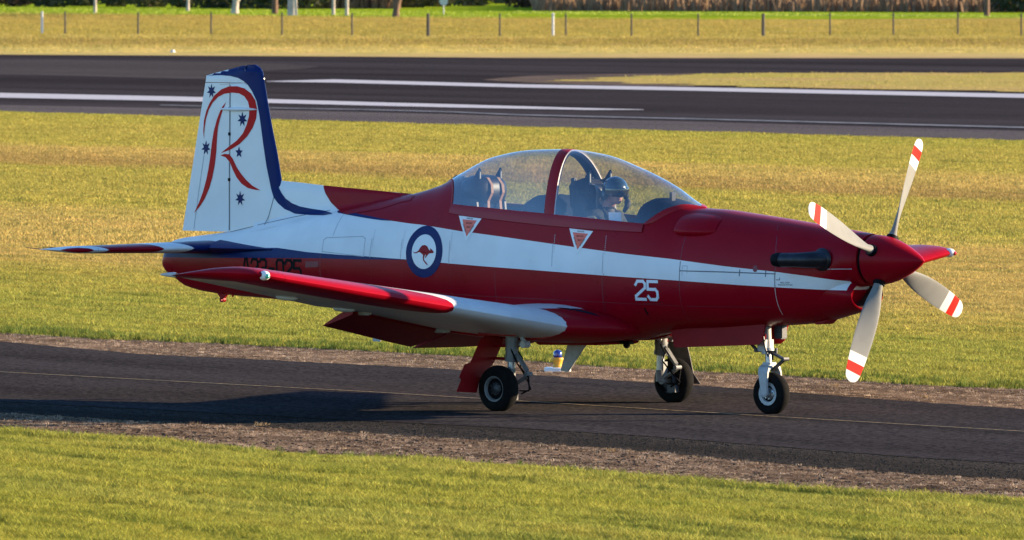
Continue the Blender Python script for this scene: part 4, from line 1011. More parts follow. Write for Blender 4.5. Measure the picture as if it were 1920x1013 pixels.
# oxygen hose and mask hanging at the left cheek
ms=MB(); ms.tube([HV(.09,.085,-.10),HV(.13,.075,-.12),HV(.14,.065,-.15),HV(.10,.05,-.20)],[.028,.032,.026,.018],n=12); adopt(ms.build('oxygen_mask',M_glove,None,smooth=50))
pt=MB(); pt.lathe([(0,.0),(0,.040),(.004,.040),(.004,0)],(.305,-.318,1.775),(.35,-1,.25),n=20); adopt(pt.build('shoulder_patch',M_white,None))
pt=MB(); pt.lathe([(0,.074),(.02,.070),(.03,.05),(.03,0)],(.30,-.29,1.775),(.35,-1,.25),n=18); adopt(pt.build('sleeve',plain('olive_sleeve',(.13,.11,.05),.85,bump=.3),None,smooth=50))
# hands with five fingers
for s,wr,dr in ((-1,Vector((.61,-.19,1.645)),Vector((.8,.1,.25))),(1,Vector((.62,.14,1.69)),Vector((.9,-.1,.1)))):
    dr.normalize(); side=Vector((0,1,0)); up=dr.cross(side).normalized()
    if up.z<0: up=-up
    hj=[(wr-dr*.01,.026),(wr+dr*.04,(.022,.036)),(wr+dr*.08,(.018,.038))]; hb_=[(0,1),(1,2)]
    for q,(off,ln) in enumerate(((-.030,.062),(-.010,.075),(.011,.070),(.030,.055))):
        b0=wr+dr*.078+side*off; i0=len(hj); hj+=[(b0,.0105),(b0+dr*ln*.45-up*.008,.0095),(b0+dr*ln*.62-up*.035,.0085)]; hb_+=[(2,i0),(i0,i0+1),(i0+1,i0+2)]
    t0=wr+dr*.03-side*s*.032; i0=len(hj); hj+=[(t0,.012),(t0+dr*.035-side*s*.012-up*.012,.0105),(t0+dr*.055-side*s*.004-up*.03,.009)]; hb_+=[(1,i0),(i0,i0+1),(i0+1,i0+2)]
    skin('glove',[(tuple(a),r) for a,r in hj],hb_,[M_glove],PER,sub=1)
cd=MB(); cd.box((.63,-.315,1.835),(.155,.004,.10),rot=Matrix.Rotation(.12,3,'X')); o=cd.build('note_card',plain('card_paper',(.72,.72,.76),.8,var=.05)); o.location=(0,0,0)
tag(o,'small white card propped beside the pilot inside the front canopy sill','card')
# ---------------------------------------------------------------- ground
def nnode(t,scale,detail=6,rough=.6,vec=None,dist=0):
    n=t.nodes.new('ShaderNodeTexNoise'); n.inputs['Scale'].default_value=scale; n.inputs['Detail'].default_value=detail; n.inputs['Roughness'].default_value=rough; n.inputs['Distortion'].default_value=dist
    if vec: t.links.new(vec,n.inputs['Vector'])
    return n
def ramp(t,fac,stops,interp='LINEAR'):
    r=t.nodes.new('ShaderNodeValToRGB'); r.color_ramp.interpolation=interp
    e=r.color_ramp.elements; e[0].position=stops[0][0]; e[0].color=stops[0][1]+(1,); e[1].position=stops[-1][0]; e[1].color=stops[-1][1]+(1,)
    for p,c in stops[1:-1]:
        q=e.new(p); q.color=c+(1,)
    t.links.new(fac,r.inputs[0]); return r
NRM=(math.sin(math.radians(18)),math.cos(math.radians(18)))
def tcoord(t,jit=3.0,extra=None):
    """distance across the mowing direction, wobbled, as a value; plus stretched noise vector"""
    g=t.nodes.new('ShaderNodeNewGeometry'); 
    d=t.nodes.new('ShaderNodeVectorMath'); d.operation='DOT_PRODUCT'; d.inputs[1].default_value=(NRM[0],NRM[1],0); t.links.new(g.outputs['Position'],d.inputs[0])
    mp=t.nodes.new('ShaderNodeMapping'); mp.vector_type='TEXTURE'; mp.inputs['Rotation'].default_value=(0,0,math.radians(-18)); mp.inputs['Scale'].default_value=(6,1,1); t.links.new(g.outputs['Position'],mp.inputs[0])
    return d.outputs['Value'],mp.outputs[0],g.outputs['Position']
GRN=(.18,.20,.026); GRN2=(.285,.268,.036); GRN3=(.285,.270,.046); DRY=(.41,.30,.085); DRY2=(.30,.205,.062); YEL=(.34,.285,.055); GYL=(.33,.275,.055)
def grass_color(t):
    v,sv,pos=tcoord(t)
    n=nnode(t,.10,6,.62,sv); ma=t.nodes.new('ShaderNodeMath'); ma.operation='MULTIPLY_ADD'; 
    # wobble grows with distance
    a=t.nodes.new('ShaderNodeMath'); a.operation='SUBTRACT'; t.links.new(n.outputs[0],a.inputs[0]); a.inputs[1].default_value=.5
    t.links.new(a.outputs[0],ma.inputs[0]); ma.inputs[1].default_value=20.0; t.links.new(v,ma.inputs[2])
    mr=t.nodes.new('ShaderNodeMapRange'); mr.inputs[1].default_value=-20; mr.inputs[2].default_value=130; t.links.new(ma.outputs[0],mr.inputs[0])
    P=lambda tt:(tt+20)/150
    st=[(P(-20),GRN2),(P(-13),GRN2),(P(-10.5),GRN3),(P(-8.5),GRN2),(P(-6.5),GRN3),(P(0),GRN3),(P(8.0),GRN3),(P(11.5),GRN3),(P(14),YEL),(P(17.5),DRY),(P(23),DRY),(P(30),DRY),(P(35),YEL),(P(39),GYL),(P(44),GYL),(P(47),YEL),(P(50),DRY2),(P(59),DRY),(P(63),YEL),(P(70),GYL),(P(76),YEL),(P(84),GRN3),(P(92),YEL),(P(110),YEL),(P(130),DRY)]
    r=ramp(t,mr.outputs[0],st)
    n2=nnode(t,1.5,7,.7,sv); n3=nnode(t,7,4,.7,pos)
    r2=ramp(t,n2.outputs[0],[(.30,(.45,.56,.42)),(.47,(.98,1,.98)),(.60,(1.1,1.04,1.05)),(.72,(1.35,1.18,1.3))])
    m=t.nodes.new('ShaderNodeMix'); m.data_type='RGBA'; m.blend_type='MULTIPLY'; m.inputs[0].default_value=.95; t.links.new(r.outputs[0],m.inputs[6]); t.links.new(r2.outputs[0],m.inputs[7])
    r3=ramp(t,n3.outputs[0],[(.3,(.6,.6,.6)),(.7,(1.3,1.3,1.3))])
    m2=t.nodes.new('ShaderNodeMix'); m2.data_type='RGBA'; m2.blend_type='MULTIPLY'; m2.inputs[0].default_value=.7; t.links.new(m.outputs[2],m2.inputs[6]); t.links.new(r3.outputs[0],m2.inputs[7])
    return m2.outputs[2],pos
def soilmat(name,colfn,bump=.5,bscale=12,bdist=.05,rough=.9):
    m,t,p=newmat(name); c,pos=colfn(t); t.links.new(c,p.inputs['Base Color']); p.inputs['Roughness'].default_value=rough; p.inputs['Specular IOR Level'].default_value=0.0
    n=nnode(t,bscale,8,.7,pos); b=t.nodes.new('ShaderNodeBump'); b.inputs['Strength'].default_value=bump; b.inputs['Distance'].default_value=bdist
    t.links.new(n.outputs[0],b.inputs['Height']); t.links.new(b.outputs[0],p.inputs['Normal']); return m
M_grassg=soilmat('grass_ground',grass_color,.8,5,.12)
def bladecol(t): return grass_color(t)
def blademat(name,colfn,gain=1.0,dry=False):
    m,t,p=newmat(name); c,pos=colfn(t)
    oi=t.nodes.new('ShaderNodeObjectInfo'); mr=t.nodes.new('ShaderNodeMapRange'); mr.inputs[3].default_value=.65*gain; mr.inputs[4].default_value=1.35*gain; t.links.new(oi.outputs['Random'],mr.inputs[0])
    s=t.nodes.new('ShaderNodeVectorMath'); s.operation='SCALE'; t.links.new(c,s.inputs[0]); t.links.new(mr.outputs[0],s.inputs['Scale']); t.links.new(s.outputs[0],p.inputs['Base Color'])
    p.inputs['Roughness'].default_value=.75; p.inputs['Specular IOR Level'].default_value=.2
    tr=t.nodes.new('ShaderNodeBsdfTranslucent'); t.links.new(s.outputs[0],tr.inputs[0]); mx=t.nodes.new('ShaderNodeMixShader'); mx.inputs[0].default_value=.3
    t.links.new(p.outputs[0],mx.inputs[1]); t.links.new(tr.outputs[0],mx.inputs[2]); t.links.new(mx.outputs[0],t.nodes['Material Output'].inputs[0]); return m
M_blade=blademat('grass_blades',bladecol,1.15)
# base ground sheet to the horizon
gb=MB(); gb.add([(-3500,-1500,0),(1500,-1500,0),(1500,3500,0),(-3500,3500,0)],[(0,1,2,3)]); tag(gb.build('airfield_grass',M_grassg),kind='structure')
def ext(P,d=60,d2=60):
    P=[Vector((p[0],p[1])) for p in P]; a=(P[0]-P[1]).normalized(); b=(P[-1]-P[-2]).normalized()
    # run on along the mean direction
    mean=(P[-1]-P[0]).normalized()
    return [P[0]-mean*d]+P+[P[-1]+mean*d2]
def jitter(P,step,amp,seed):
    rnd=random.Random(seed); out=[]
    for a,b in zip(P,P[1:]):
        n=max(1,int((b-a).length/step)) if (b-a).length<40 else 3
        for i in range(n):
            q=a.lerp(b,i/n); out.append(q+Vector((rnd.uniform(-amp,amp),rnd.uniform(-amp,amp))))
    out.append(P[-1]); return out
def sheet(name,A,B,z,mat,kind='structure'):
    """band between polylines A and B"""
    poly=[Vector((p[0],p[1],0)) for p in A]+[Vector((p[0],p[1],0)) for p in B[::-1]]
    m=MB(); m.add([(p.x,p.y,z) for p in poly],[t for t in tessellate_polygon([poly])]); m.keepn=True
    o=m.build(name,mat)
    bm=bmesh.new(); bm.from_mesh(o.data)
    for f in bm.faces:
        if f.normal.z<0: f.normal_flip()
    bm.to_mesh(o.data); bm.free()
    return tag(o,kind=kind)
GE=jitter(ext(G['GE']),.18,.05,1); NA=jitter(ext(G['NA']),.15,.035,2); SM=jitter(ext(G['SM']),.2,.02,3); FA=jitter(ext(G['FA']),.15,.035,4); FG=jitter(ext(G['FG']),.2,.06,5)
def soilc(t):
    g=t.nodes.new('ShaderNodeNewGeometry'); pos=g.outputs['Position']
    mp=t.nodes.new('ShaderNodeMapping'); mp.vector_type='TEXTURE'; mp.inputs['Rotation'].default_value=(0,0,math.radians(-15)); mp.inputs['Scale'].default_value=(3,1,1); t.links.new(pos,mp.inputs[0])
    n=nnode(t,1.6,8,.7,mp.outputs[0]); r=ramp(t,n.outputs[0],[(.32,(.055,.036,.025)),(.48,(.14,.092,.060)),(.6,(.25,.168,.108)),(.75,(.38,.27,.175))])
    n2=nnode(t,30,4,.7,pos); r2=ramp(t,n2.outputs[0],[(.35,(.6,.6,.6)),(.65,(1.35,1.35,1.35))]); m=t.nodes.new('ShaderNodeMix'); m.data_type='RGBA'; m.blend_type='MULTIPLY'; m.inputs[0].default_value=1; t.links.new(r.outputs[0],m.inputs[6]); t.links.new(r2.outputs[0],m.inputs[7])
    return m.outputs[2],pos
M_soil=soilmat('worn_soil',soilc,1.0,22,.05)
def asph(c0,c1,sc=1.0):
    def f(t):
        g=t.nodes.new('ShaderNodeNewGeometry'); pos=g.outputs['Position']
        mp=t.nodes.new('ShaderNodeMapping'); mp.vector_type='TEXTURE'; mp.inputs['Rotation'].default_value=(0,0,math.radians(-15)); mp.inputs['Scale'].default_value=(9,1,1); t.links.new(pos,mp.inputs[0])
        n=nnode(t,.8*sc,7,.62,mp.outputs[0]); r=ramp(t,n.outputs[0],[(.3,c0),(.7,c1)])
        n2=nnode(t,16,5,.9,pos); r2=ramp(t,n2.outputs[0],[(.38,(.30,.30,.32)),(.5,(1,1,1)),(.62,(2.3,2.15,1.95))]); m=t.nodes.new('ShaderNodeMix'); m.data_type='RGBA'; m.blend_type='MULTIPLY'; m.inputs[0].default_value=.9; t.links.new(r.outputs[0],m.inputs[6]); t.links.new(r2.outputs[0],m.inputs[7])
        return m.outputs[2],pos
    return f
M_taxi=soilmat('taxiway_asphalt',asph((.027,.0245,.025),(.052,.0465,.046)),.5,70,.012,.85)
M_shoul=soilmat('broken_asphalt',asph((.026,.024,.022),(.058,.052,.047)),1.0,38,.03,.9)
M_rwy=soilmat('runway_asphalt',asph((.020,.018,.020),(.052,.047,.050),.12),.3,8,.02,.85)
M_rsh=soilmat('runway_shoulder_asphalt',asph((.075,.066,.068),(.11,.098,.096),.12),.3,8,.02,.85)
M_rgrey=soilmat('apron_asphalt',asph((.050,.045,.045),(.070,.063,.062),.10),.3,8,.02,.85)
sheet('worn_verge',GE,NA,.004,M_soil); sheet('worn_verge',FA,FG,.004,M_soil)
sheet('taxiway_edge',NA,SM,.008,M_shoul); sheet('taxiway',SM,FA,.012,M_taxi)
# painted centreline, worn
def worn(name,col,keep=.45,scale=18):
    m,t,p=newmat(name); g=t.nodes.new('ShaderNodeNewGeometry'); n=nnode(t,scale,4,.7,g.outputs['Position']); r=ramp(t,n.outputs[0],[(keep-.06,tuple(c*.25 for c in col)),(keep+.06,col)]); t.links.new(r.outputs[0],p.inputs['Base Color']); p.inputs['Roughness'].default_value=.8; return m
CL=ext(G['CL']); nn=Vector(NRM)
sheet('taxiway_centreline',[p+nn*.028 for p in CL],[p-nn*.028 for p in CL],.016,worn('worn_yellow_paint',(.26,.17,.05),.5))
# runway
RNn=ext(G['RN'],500,900); RSHl=ext(G['RSH'],500,900); RF=[Vector(p) for p in G['RF']]
RFx=[RF[0]+(RF[0]-RF[2]).normalized()*500]+RF+[RF[-1]+(RF[-1]-RF[-2]).normalized()*30+Vector((20,8)),RF[-1]+Vector((900,420))]
sheet('runway',RNn,RFx,.010,M_rwy)
sheet('runway_shoulder',jitter(RNn,2,.35,9),RSHl,.020,M_rsh)
M_wline=worn('runway_white_paint',(.42,.385,.385),.36,1.6); M_gline=worn('faded_grey_paint',(.13,.12,.125),.45,.9)
def line(name,A,B,z,mat):
    return sheet(name,[Vector(p) for p in A],[Vector(p) for p in B],z,mat)
line('runway_marking',G['LAt'],G['LAb'],.030,M_wline); line('runway_marking',G['LBt'],G['LBb'],.030,M_wline); line('runway_marking',G['LCt'],G['LCb'],.030,M_gline)
def unpx(u,v):
    d=CF+CR*((u-960)/18897.83)-CU*((v-506.5)/18897.83); t=-CP.z/d.z; q=CP+d*t; return q.x,q.y
isl=G['IS']; 
def isc(t):
    c,pos=grass_color(t); g=nnode(t,.09,6,.7,pos); r=ramp(t,g.outputs[0],[(.3,(.44,.29,.13)),(.48,(.42,.32,.10)),(.7,(.36,.34,.06))]); return r.outputs[0],pos
M_isl=soilmat('island_grass',isc,.8,4,.12)
m=MB(); ip=[Vector((p[0],p[1])) for p in isl]+[]; ipj=[]
rnd=random.Random(4)
for a,b in zip(ip,ip[1:]+ip[:1]):
    n=max(1,int((b-a).length/1.5))
    for i in range(n): q=a.lerp(b,i/n); ipj.append(q+Vector((rnd.uniform(-1.1,1.1),rnd.uniform(-1.1,1.1))))
poly=[Vector((p.x,p.y,0)) for p in ipj]; m.add([(p.x,p.y,.026) for p in ipj],[t for t in tessellate_polygon([poly])]); tag(m.build('grass_island',M_isl),kind='structure')
_d=[Vector(unpx(*q)) for q in ((905,151),(940,147),(1000,143.5),(1080,141),(1200,139.5),(1330,138.5),(1400,139.5),(1330,150),(1300,163),(1180,161.5),(1080,159),(990,156),(930,153))]
poly=[Vector((p.x,p.y,0)) for p in _d]; m=MB(); m.add([(p.x,p.y,.022) for p in _d],[t for t in tessellate_polygon([poly])]); tag(m.build('dusty_asphalt',soilmat('dusty_asphalt_mix',asph((.06,.05,.044),(.16,.12,.095),.5),.3,4,.02,.85)),kind='structure')
# lighter old asphalt far left
def unpx(u,v):
    d=CF+CR*((u-960)/18897.83)-CU*((v-506.5)/18897.83); t=-CP.z/d.z; q=CP+d*t; return q.x,q.y
A_=[Vector(unpx(*q)) for q in ((-250,114),(100,113),(300,116),(430,118),(520,121),(600,126),(560,131),(470,136),(430,143),(380,150),(250,147),(100,143),(-250,136))]
poly=[Vector((p.x,p.y,0)) for p in A_]; m=MB(); m.add([(p.x,p.y,.024) for p in A_],[t for t in tessellate_polygon([poly])]); tag(m.build('old_apron',M_rgrey),kind='structure')
# far ground beyond the runway
def farc(kind):
    def f(t):
        g=t.nodes.new('ShaderNodeNewGeometry'); pos=g.outputs['Position']
        d=t.nodes.new('ShaderNodeVectorMath'); d.operation='DOT_PRODUCT'; d.inputs[1].default_value=(-.666,.746,0); t.links.new(pos,d.inputs[0])
        mp=t.nodes.new('ShaderNodeMapping'); mp.vector_type='TEXTURE'; mp.inputs['Rotation'].default_value=(0,0,math.radians(30)); mp.inputs['Scale'].default_value=(2.2,1,1); t.links.new(pos,mp.inputs[0])
        n=nnode(t,.09,7,.65,mp.outputs[0]); ma=t.nodes.new('ShaderNodeMath'); ma.operation='MULTIPLY_ADD'; t.links.new(n.outputs[0],ma.inputs[0]); ma.inputs[1].default_value=24 if kind=='verge' else 60; t.links.new(d.outputs['Value'],ma.inputs[2])
        mr=t.nodes.new('ShaderNodeMapRange'); t.links.new(ma.outputs[0],mr.inputs[0])
        if kind=='verge':
            mr.inputs[1].default_value=365; mr.inputs[2].default_value=530
            st=[(0,(.42,.27,.16)),(.06,(.50,.35,.15)),(.2,(.52,.39,.13)),(.38,(.48,.36,.12)),(.5,(.32,.22,.07)),(.66,(.30,.205,.065)),(.76,(.44,.33,.10)),(1,(.44,.33,.10))]
        elif kind=='paddock':
            mr.inputs[1].default_value=500; mr.inputs[2].default_value=840
            st=[(0,(.36,.27,.06)),(.25,(.38,.28,.065)),(.6,(.40,.285,.07)),(.85,(.36,.27,.06)),(1,(.35,.26,.06))]
        else:
            mr.inputs[1].default_value=700; mr.inputs[2].default_value=1200; st=[(0,(.26,.33,.02)),(1,(.25,.32,.02))]
        r=ramp(t,mr.outputs[0],st)
        n2=nnode(t,.22,8,.75,pos); r2=ramp(t,n2.outputs[0],[(.32,(.62,.74,.55)),(.48,(.95,1,.9)),(.68,(1.2,1.08,1.15))]); m=t.nodes.new('ShaderNodeMix'); m.data_type='RGBA'; m.blend_type='MULTIPLY'; m.inputs[0].default_value=1; t.links.new(r.outputs[0],m.inputs[6]); t.links.new(r2.outputs[0],m.inputs[7])
        return m.outputs[2],pos
    return f
FV=[Vector(p) for p in G['FV']]; GS=[Vector(p) for p in G['GS']]
FVx=[FV[0]+Vector((-400,120))]+FV+[FV[-1]+Vector((700,700))]
far0=[RFx[0]]+RFx[1:]
sheet('far_verge',RFx,FVx,.014,soilmat('far_verge_grass',farc('verge'),.5,1.2,.3))
GSx=[GS[0]+Vector((-500,300))]+GS+[GS[-1]+Vector((900,900))]
sheet('paddock',FVx,GSx,.018,soilmat('paddock_grass',farc('paddock'),.6,.9,.4))
sheet('green_crop',GSx,[Vector((-1600,1100)),Vector((-1200,1500)),Vector((400,1900))],.022,soilmat('green_crop_leaf',farc('green'),.8,1.2,.5))

# ---------------------------------------------------------------- grass blades (instanced tufts)
def tuft_mesh(name,nb,h,w,spread,seed,mat,flat=0.0):
    rnd=random.Random(seed); v=[];f=[]
    for i in range(nb):
        a=rnd.uniform(0,2*pi); r=spread*math.sqrt(rnd.random()); bx,by=r*math.cos(a),r*math.sin(a)
        b=rnd.uniform(0,2*pi); hh=h*rnd.uniform(.45,1.15); ln=rnd.uniform(.2,.8)*hh*(1+flat*3); dx,dy=math.cos(b)*ln,math.sin(b)*ln; c=rnd.uniform(0,pi); wx,wy=math.cos(c)*w,math.sin(c)*w
        if flat: hh*=(1-flat)
        n=len(v); v+=[(bx-wx,by-wy,-.005),(bx+wx,by+wy,-.005),(bx+dx*.45-wx*.7,by+dy*.45-wy*.7,hh*.6),(bx+dx*.45+wx*.7,by+dy*.45+wy*.7,hh*.6),(bx+dx,by+dy,hh)]
        f+=[(n,n+1,n+3,n+2),(n+2,n+3,n+4)]
    me=bpy.data.meshes.new(name); me.from_pydata(v,[],f); me.materials.append(mat); return me
def tuft_coll(name,specs):
    c=bpy.data.collections.new(name)
    for i,s in enumerate(specs):
        o=bpy.data.objects.new(name+'_piece',tuft_mesh(name,*s)); c.objects.link(o)
    return c
def scatter(name,poly_or_faces,coll,density,smin,smax,seed,z=0.0,noise=None,dens_lo=0.0,ridge=(1,1)):
    m=MB()
    for pl in poly_or_faces:
        poly=[Vector((p[0],p[1],0)) for p in pl]; m.add([(p.x,p.y,z) for p in poly],[t for t in tessellate_polygon([poly])])
    o=m.build(name,M_blade); bm=bmesh.new(); bm.from_mesh(o.data)
    for f in bm.faces:
        if f.normal.z<0: f.normal_flip()
    bm.to_mesh(o.data); bm.free()
    ng=bpy.data.node_groups.new(name,'GeometryNodeTree'); ng.interface.new_socket('Geometry',in_out='INPUT',socket_type='NodeSocketGeometry'); ng.interface.new_socket('Geometry',in_out='OUTPUT',socket_type='NodeSocketGeometry')
    N=ng.nodes;L=ng.links; gi=N.new('NodeGroupInput'); go=N.new('NodeGroupOutput')
    dp=N.new('GeometryNodeDistributePointsOnFaces'); dp.inputs['Density'].default_value=density; dp.inputs['Seed'].default_value=seed; L.new(gi.outputs[0],dp.inputs['Mesh'])
    if noise:
        nz=N.new('ShaderNodeTexNoise'); nz.inputs['Scale'].default_value=noise[0]; nz.inputs['Detail'].default_value=4; mr=N.new('ShaderNodeMapRange'); mr.inputs[1].default_value=noise[1]; mr.inputs[2].default_value=noise[2]; mr.inputs[3].default_value=density*dens_lo; mr.inputs[4].default_value=density
        L.new(nz.outputs[0],mr.inputs[0]); L.new(mr.outputs[0],dp.inputs['Density'])
    ci=N.new('GeometryNodeCollectionInfo'); ci.inputs['Collection'].default_value=coll; ci.inputs['Separate Children'].default_value=True; ci.inputs['Reset Children'].default_value=True
    ip=N.new('GeometryNodeInstanceOnPoints'); ip.inputs['Pick Instance'].default_value=True; L.new(dp.outputs['Points'],ip.inputs['Points']); L.new(ci.outputs[0],ip.inputs['Instance'])
    rv=N.new('FunctionNodeRandomValue'); rv.data_type='FLOAT_VECTOR'; rv.inputs[0].default_value=(-.1,-.1,0); rv.inputs[1].default_value=(.1,.1,6.283); L.new(rv.outputs[0],ip.inputs['Rotation'])
    rs=N.new('FunctionNodeRandomValue'); rs.data_type='FLOAT'; rs.inputs[2].default_value=smin; rs.inputs[3].default_value=smax; rs.inputs['Seed'].default_value=3; sn=N.new('ShaderNodeTexNoise'); sn.inputs['Scale'].default_value=2.4; sn.inputs['Detail'].default_value=5; sm=N.new('ShaderNodeMapRange'); sm.inputs[1].default_value=.36; sm.inputs[2].default_value=.66; sm.inputs[3].default_value=ridge[0]; sm.inputs[4].default_value=ridge[1]; ps=N.new('GeometryNodeInputPosition'); vr=N.new('ShaderNodeVectorRotate'); vr.rotation_type='Z_AXIS'; vr.inputs['Angle'].default_value=math.radians(16); L.new(ps.outputs[0],vr.inputs[0]); vm=N.new('ShaderNodeVectorMath'); vm.operation='MULTIPLY'; vm.inputs[1].default_value=(.16,1,1); L.new(vr.outputs[0],vm.inputs[0]); L.new(vm.outputs[0],sn.inputs['Vector']); L.new(sn.outputs[0],sm.inputs[0])
    mu=N.new('ShaderNodeMath'); mu.operation='MULTIPLY'; L.new(rs.outputs[1],mu.inputs[0]); L.new(sm.outputs[0],mu.inputs[1]); L.new(mu.outputs[0],ip.inputs['Scale'])
    L.new(ip.outputs[0],go.inputs[0])
    md=o.modifiers.new('scatter','NODES'); md.node_group=ng
    return tag(o,kind='stuff')
def onview(dist,lat): # helper for field outlines: ground point at a distance along and across the view axis
    f=Vector((-.6657,.7457)); r=Vector((.746,.666)); return Vector((CP.x,CP.y))+f*dist+r*lat
GS_=[(14,.042,.0022,.055,s,M_blade,.12) for s in (1,2,3)]
c_near=tuft_coll('short_grass',GS_)
GEl=[Vector(p) for p in G['GE']]; FGl=[Vector(p) for p in G['FG']]
def xt(P,d): mean=(P[-1]-P[0]).normalized(); return [P[0]-mean*d]+P+[P[-1]+mean*d]
near=xt(GEl,3)+[onview(70,7),onview(70,-6)]
scatter('lawn_grass',[near],c_near,430,.6,1.15,1,ridge=(.45,1.9))
c_mid=tuft_coll('field_grass',[(12,.040,.0035,.085,s,M_blade,.12) for s in (4,5,6)])
FGx=xt(FGl,3)
scatter('field_grass',[[onview(150,-10.5)]+FGx+[onview(150,10.5)]],c_mid,230,.7,1.2,2,ridge=(.55,1.6))
c_far=tuft_coll('distant_grass',[(12,.045,.006,.18,s,M_blade,.15) for s in (7,8,9)])
RN_=[Vector(p) for p in G['RN']]
scatter('outfield_grass',[[onview(150,-10.5),onview(150,10.5)]+xt(RN_,2)[::-1]],c_far,42,.7,1.2,3,ridge=(.6,1.5))
c_rg=tuft_coll('rough_pasture',[(12,.10,.012,.42,s,blademat('pasture_blades',farc('paddock'),1.0),.1) for s in (30,31)])
scatter('rough_pasture',[[onview(505,-29),onview(505,29),onview(735,42),onview(850,-47)]],c_rg,.9,.6,1.4,14,ridge=(.6,1.5))
c_rv=tuft_coll('verge_pasture',[(12,.08,.010,.35,s,blademat('verge_blades',farc('verge'),1.0),.1) for s in (32,33)])
scatter('verge_pasture',[[onview(478,-27),onview(478,27),onview(600,33),onview(600,-33)]],c_rv,2.2,.6,1.3,15,ridge=(.5,1.5))
c_is=tuft_coll('island_tufts',[(12,.06,.008,.25,s,blademat('island_blades',isc,1.0),.1) for s in (34,35)])
scatter('island_tufts',[[(p.x,p.y) for p in ipj]],c_is,4.5,.6,1.3,16,ridge=(.5,1.5))
# taller green fringe along both verges
c_fr=tuft_coll('fringe_grass',[(16,.085,.0032,.05,s,blademat('fringe_blades',lambda t:(ramp(t,nnode(t,1.5,4,.6,t.nodes.new('ShaderNodeNewGeometry').outputs['Position']).outputs[0],[(.35,(.085,.13,.018)),(.65,(.16,.18,.03))]).outputs[0],None),1.0)) for s in (10,11,12)])
def band(P,o0,o1): return [[p+nn*o0 for p in P]+[p+nn*o1 for p in P[::-1]]]
scatter('verge_fringe',band(xt(FGl,2),-.12,.75),c_fr,130,.5,1.15,4,noise=(1.2,.35,.65),dens_lo=.15)
scatter('verge_fringe',band(xt(GEl,2),-.45,.25),c_fr,60,.35,.8,5,noise=(1.0,.45,.65),dens_lo=.0)
# straw litter on worn verges
def strawc(t):
    oi=t.nodes.new('ShaderNodeObjectInfo'); r=ramp(t,oi.outputs['Random'],[(0,(.09,.058,.038)),(.4,(.25,.165,.105)),(.8,(.44,.32,.21)),(1,(.60,.45,.31))]); return r.outputs[0],None
M_straw=blademat('straw',strawc,1.0)
c_st=tuft_coll('straw_litter',[(14,.032,.0016,.06,s,M_straw,.72) for s in (20,21,22,23,24)]+[(7,.030,.0015,.04,25,M_straw,.1)])
def clip(P,n0,n1): return P[n0:n1]
NAl=xt([Vector(p) for p in G['NA']],2); FAl=xt([Vector(p) for p in G['FA']],2)
scatter('straw_litter',[xt(GEl,2)+NAl[::-1]],c_st,260,.6,1.3,6,z=.006,noise=(2.2,.38,.62),dens_lo=.12)
scatter('straw_litter',[FAl+xt(FGl,2)[::-1]],c_st,260,.6,1.3,7,z=.006,noise=(2.2,.38,.62),dens_lo=.15)
# stones loose on the verges and the broken edge
def stone_mesh(seed):
    bm=bmesh.new(); bmesh.ops.create_icosphere(bm,subdivisions=1,radius=.011); rnd=random.Random(seed)
    for v in bm.verts: v.co*=rnd.uniform(.7,1.25); v.co.z*=.6
    me=bpy.data.meshes.new('stone'); bm.to_mesh(me); bm.free(); me.materials.append(plain('stone',(.030,.027,.024),.95,var=.5,scale=60,spec=.05)); return me
c_sn=bpy.data.collections.new('loose_stones')
for s in (1,2,3): c_sn.objects.link(bpy.data.objects.new('loose_stone',stone_mesh(s)))
SMl=xt([Vector(p) for p in G['SM']],2)
scatter('loose_stones',[NAl+SMl[::-1]],c_sn,160,.4,1.2,8,z=.010,noise=(3,.4,.6),dens_lo=.3)
scatter('loose_stones',[xt(GEl,2)+NAl[::-1]],c_sn,60,.4,1.6,9,z=.006)
# weed tufts standing alone on the near verge
rnd=random.Random(12)
M_weed=plain('dry_weed',(.34,.22,.10),.9,var=.3)
def weed(x,y,s,lab):
    m=MB()
    for i in range(46):
        a=rnd.uniform(0,2*pi); h=s*rnd.uniform(.5,1.1); l=s*rnd.uniform(.2,.7); w=.003
        ox,oy=rnd.gauss(0,s*.55),rnd.gauss(0,s*.4); h*=.8
        m.add([(p_[0]+ox,p_[1]+oy,p_[2]) for p_ in [(x-w*math.sin(a),y+w*math.cos(a),0),(x+w*math.sin(a),y-w*math.cos(a),0),(x+l*.5*math.cos(a),y+l*.5*math.sin(a),h*.65),(x+l*math.cos(a),y+l*math.sin(a),h)]],[(0,1,2),(0,2,3)])
    return tag(m.build('weed_tuft',M_weed),lab,'weed')
# ---------------------------------------------------------------- taxiway edge light
LT=empty('taxiway_edge_light',(-5.87,6.21,0)); tag(LT,'blue-topped yellow taxiway edge light on a white round pad at the far verge','runway light')
def lp_(o): o.location=(0,0,0); o.parent=LT; return o
b=MB(); b.lathe([(0,.14),(.035,.14),(.04,.13),(.04,0)],(0,0,.004),(0,0,1),n=28); lp_(b.build('pad',M_white,None,smooth=30))
b=MB(); b.lathe([(.04,.04),(.05,.055),(.07,.045),(.10,.05),(.115,.06),(.13,.062),(.145,.06),(.15,.0)],(0,0,0),(0,0,1),n=20); lp_(b.build('lamp_body',plain('lamp_yellow',(.62,.30,.02),.5),None,smooth=30))
b=MB(); b.lathe([(.15,.045),(.16,.047),(.20,.045),(.215,.036),(.225,.018),(.228,.001)],(0,0,0),(0,0,1),n=20); lp_(b.build('blue_dome',plain('blue_glass',(.01,.02,.18),.15,coat=1),None,smooth=60))
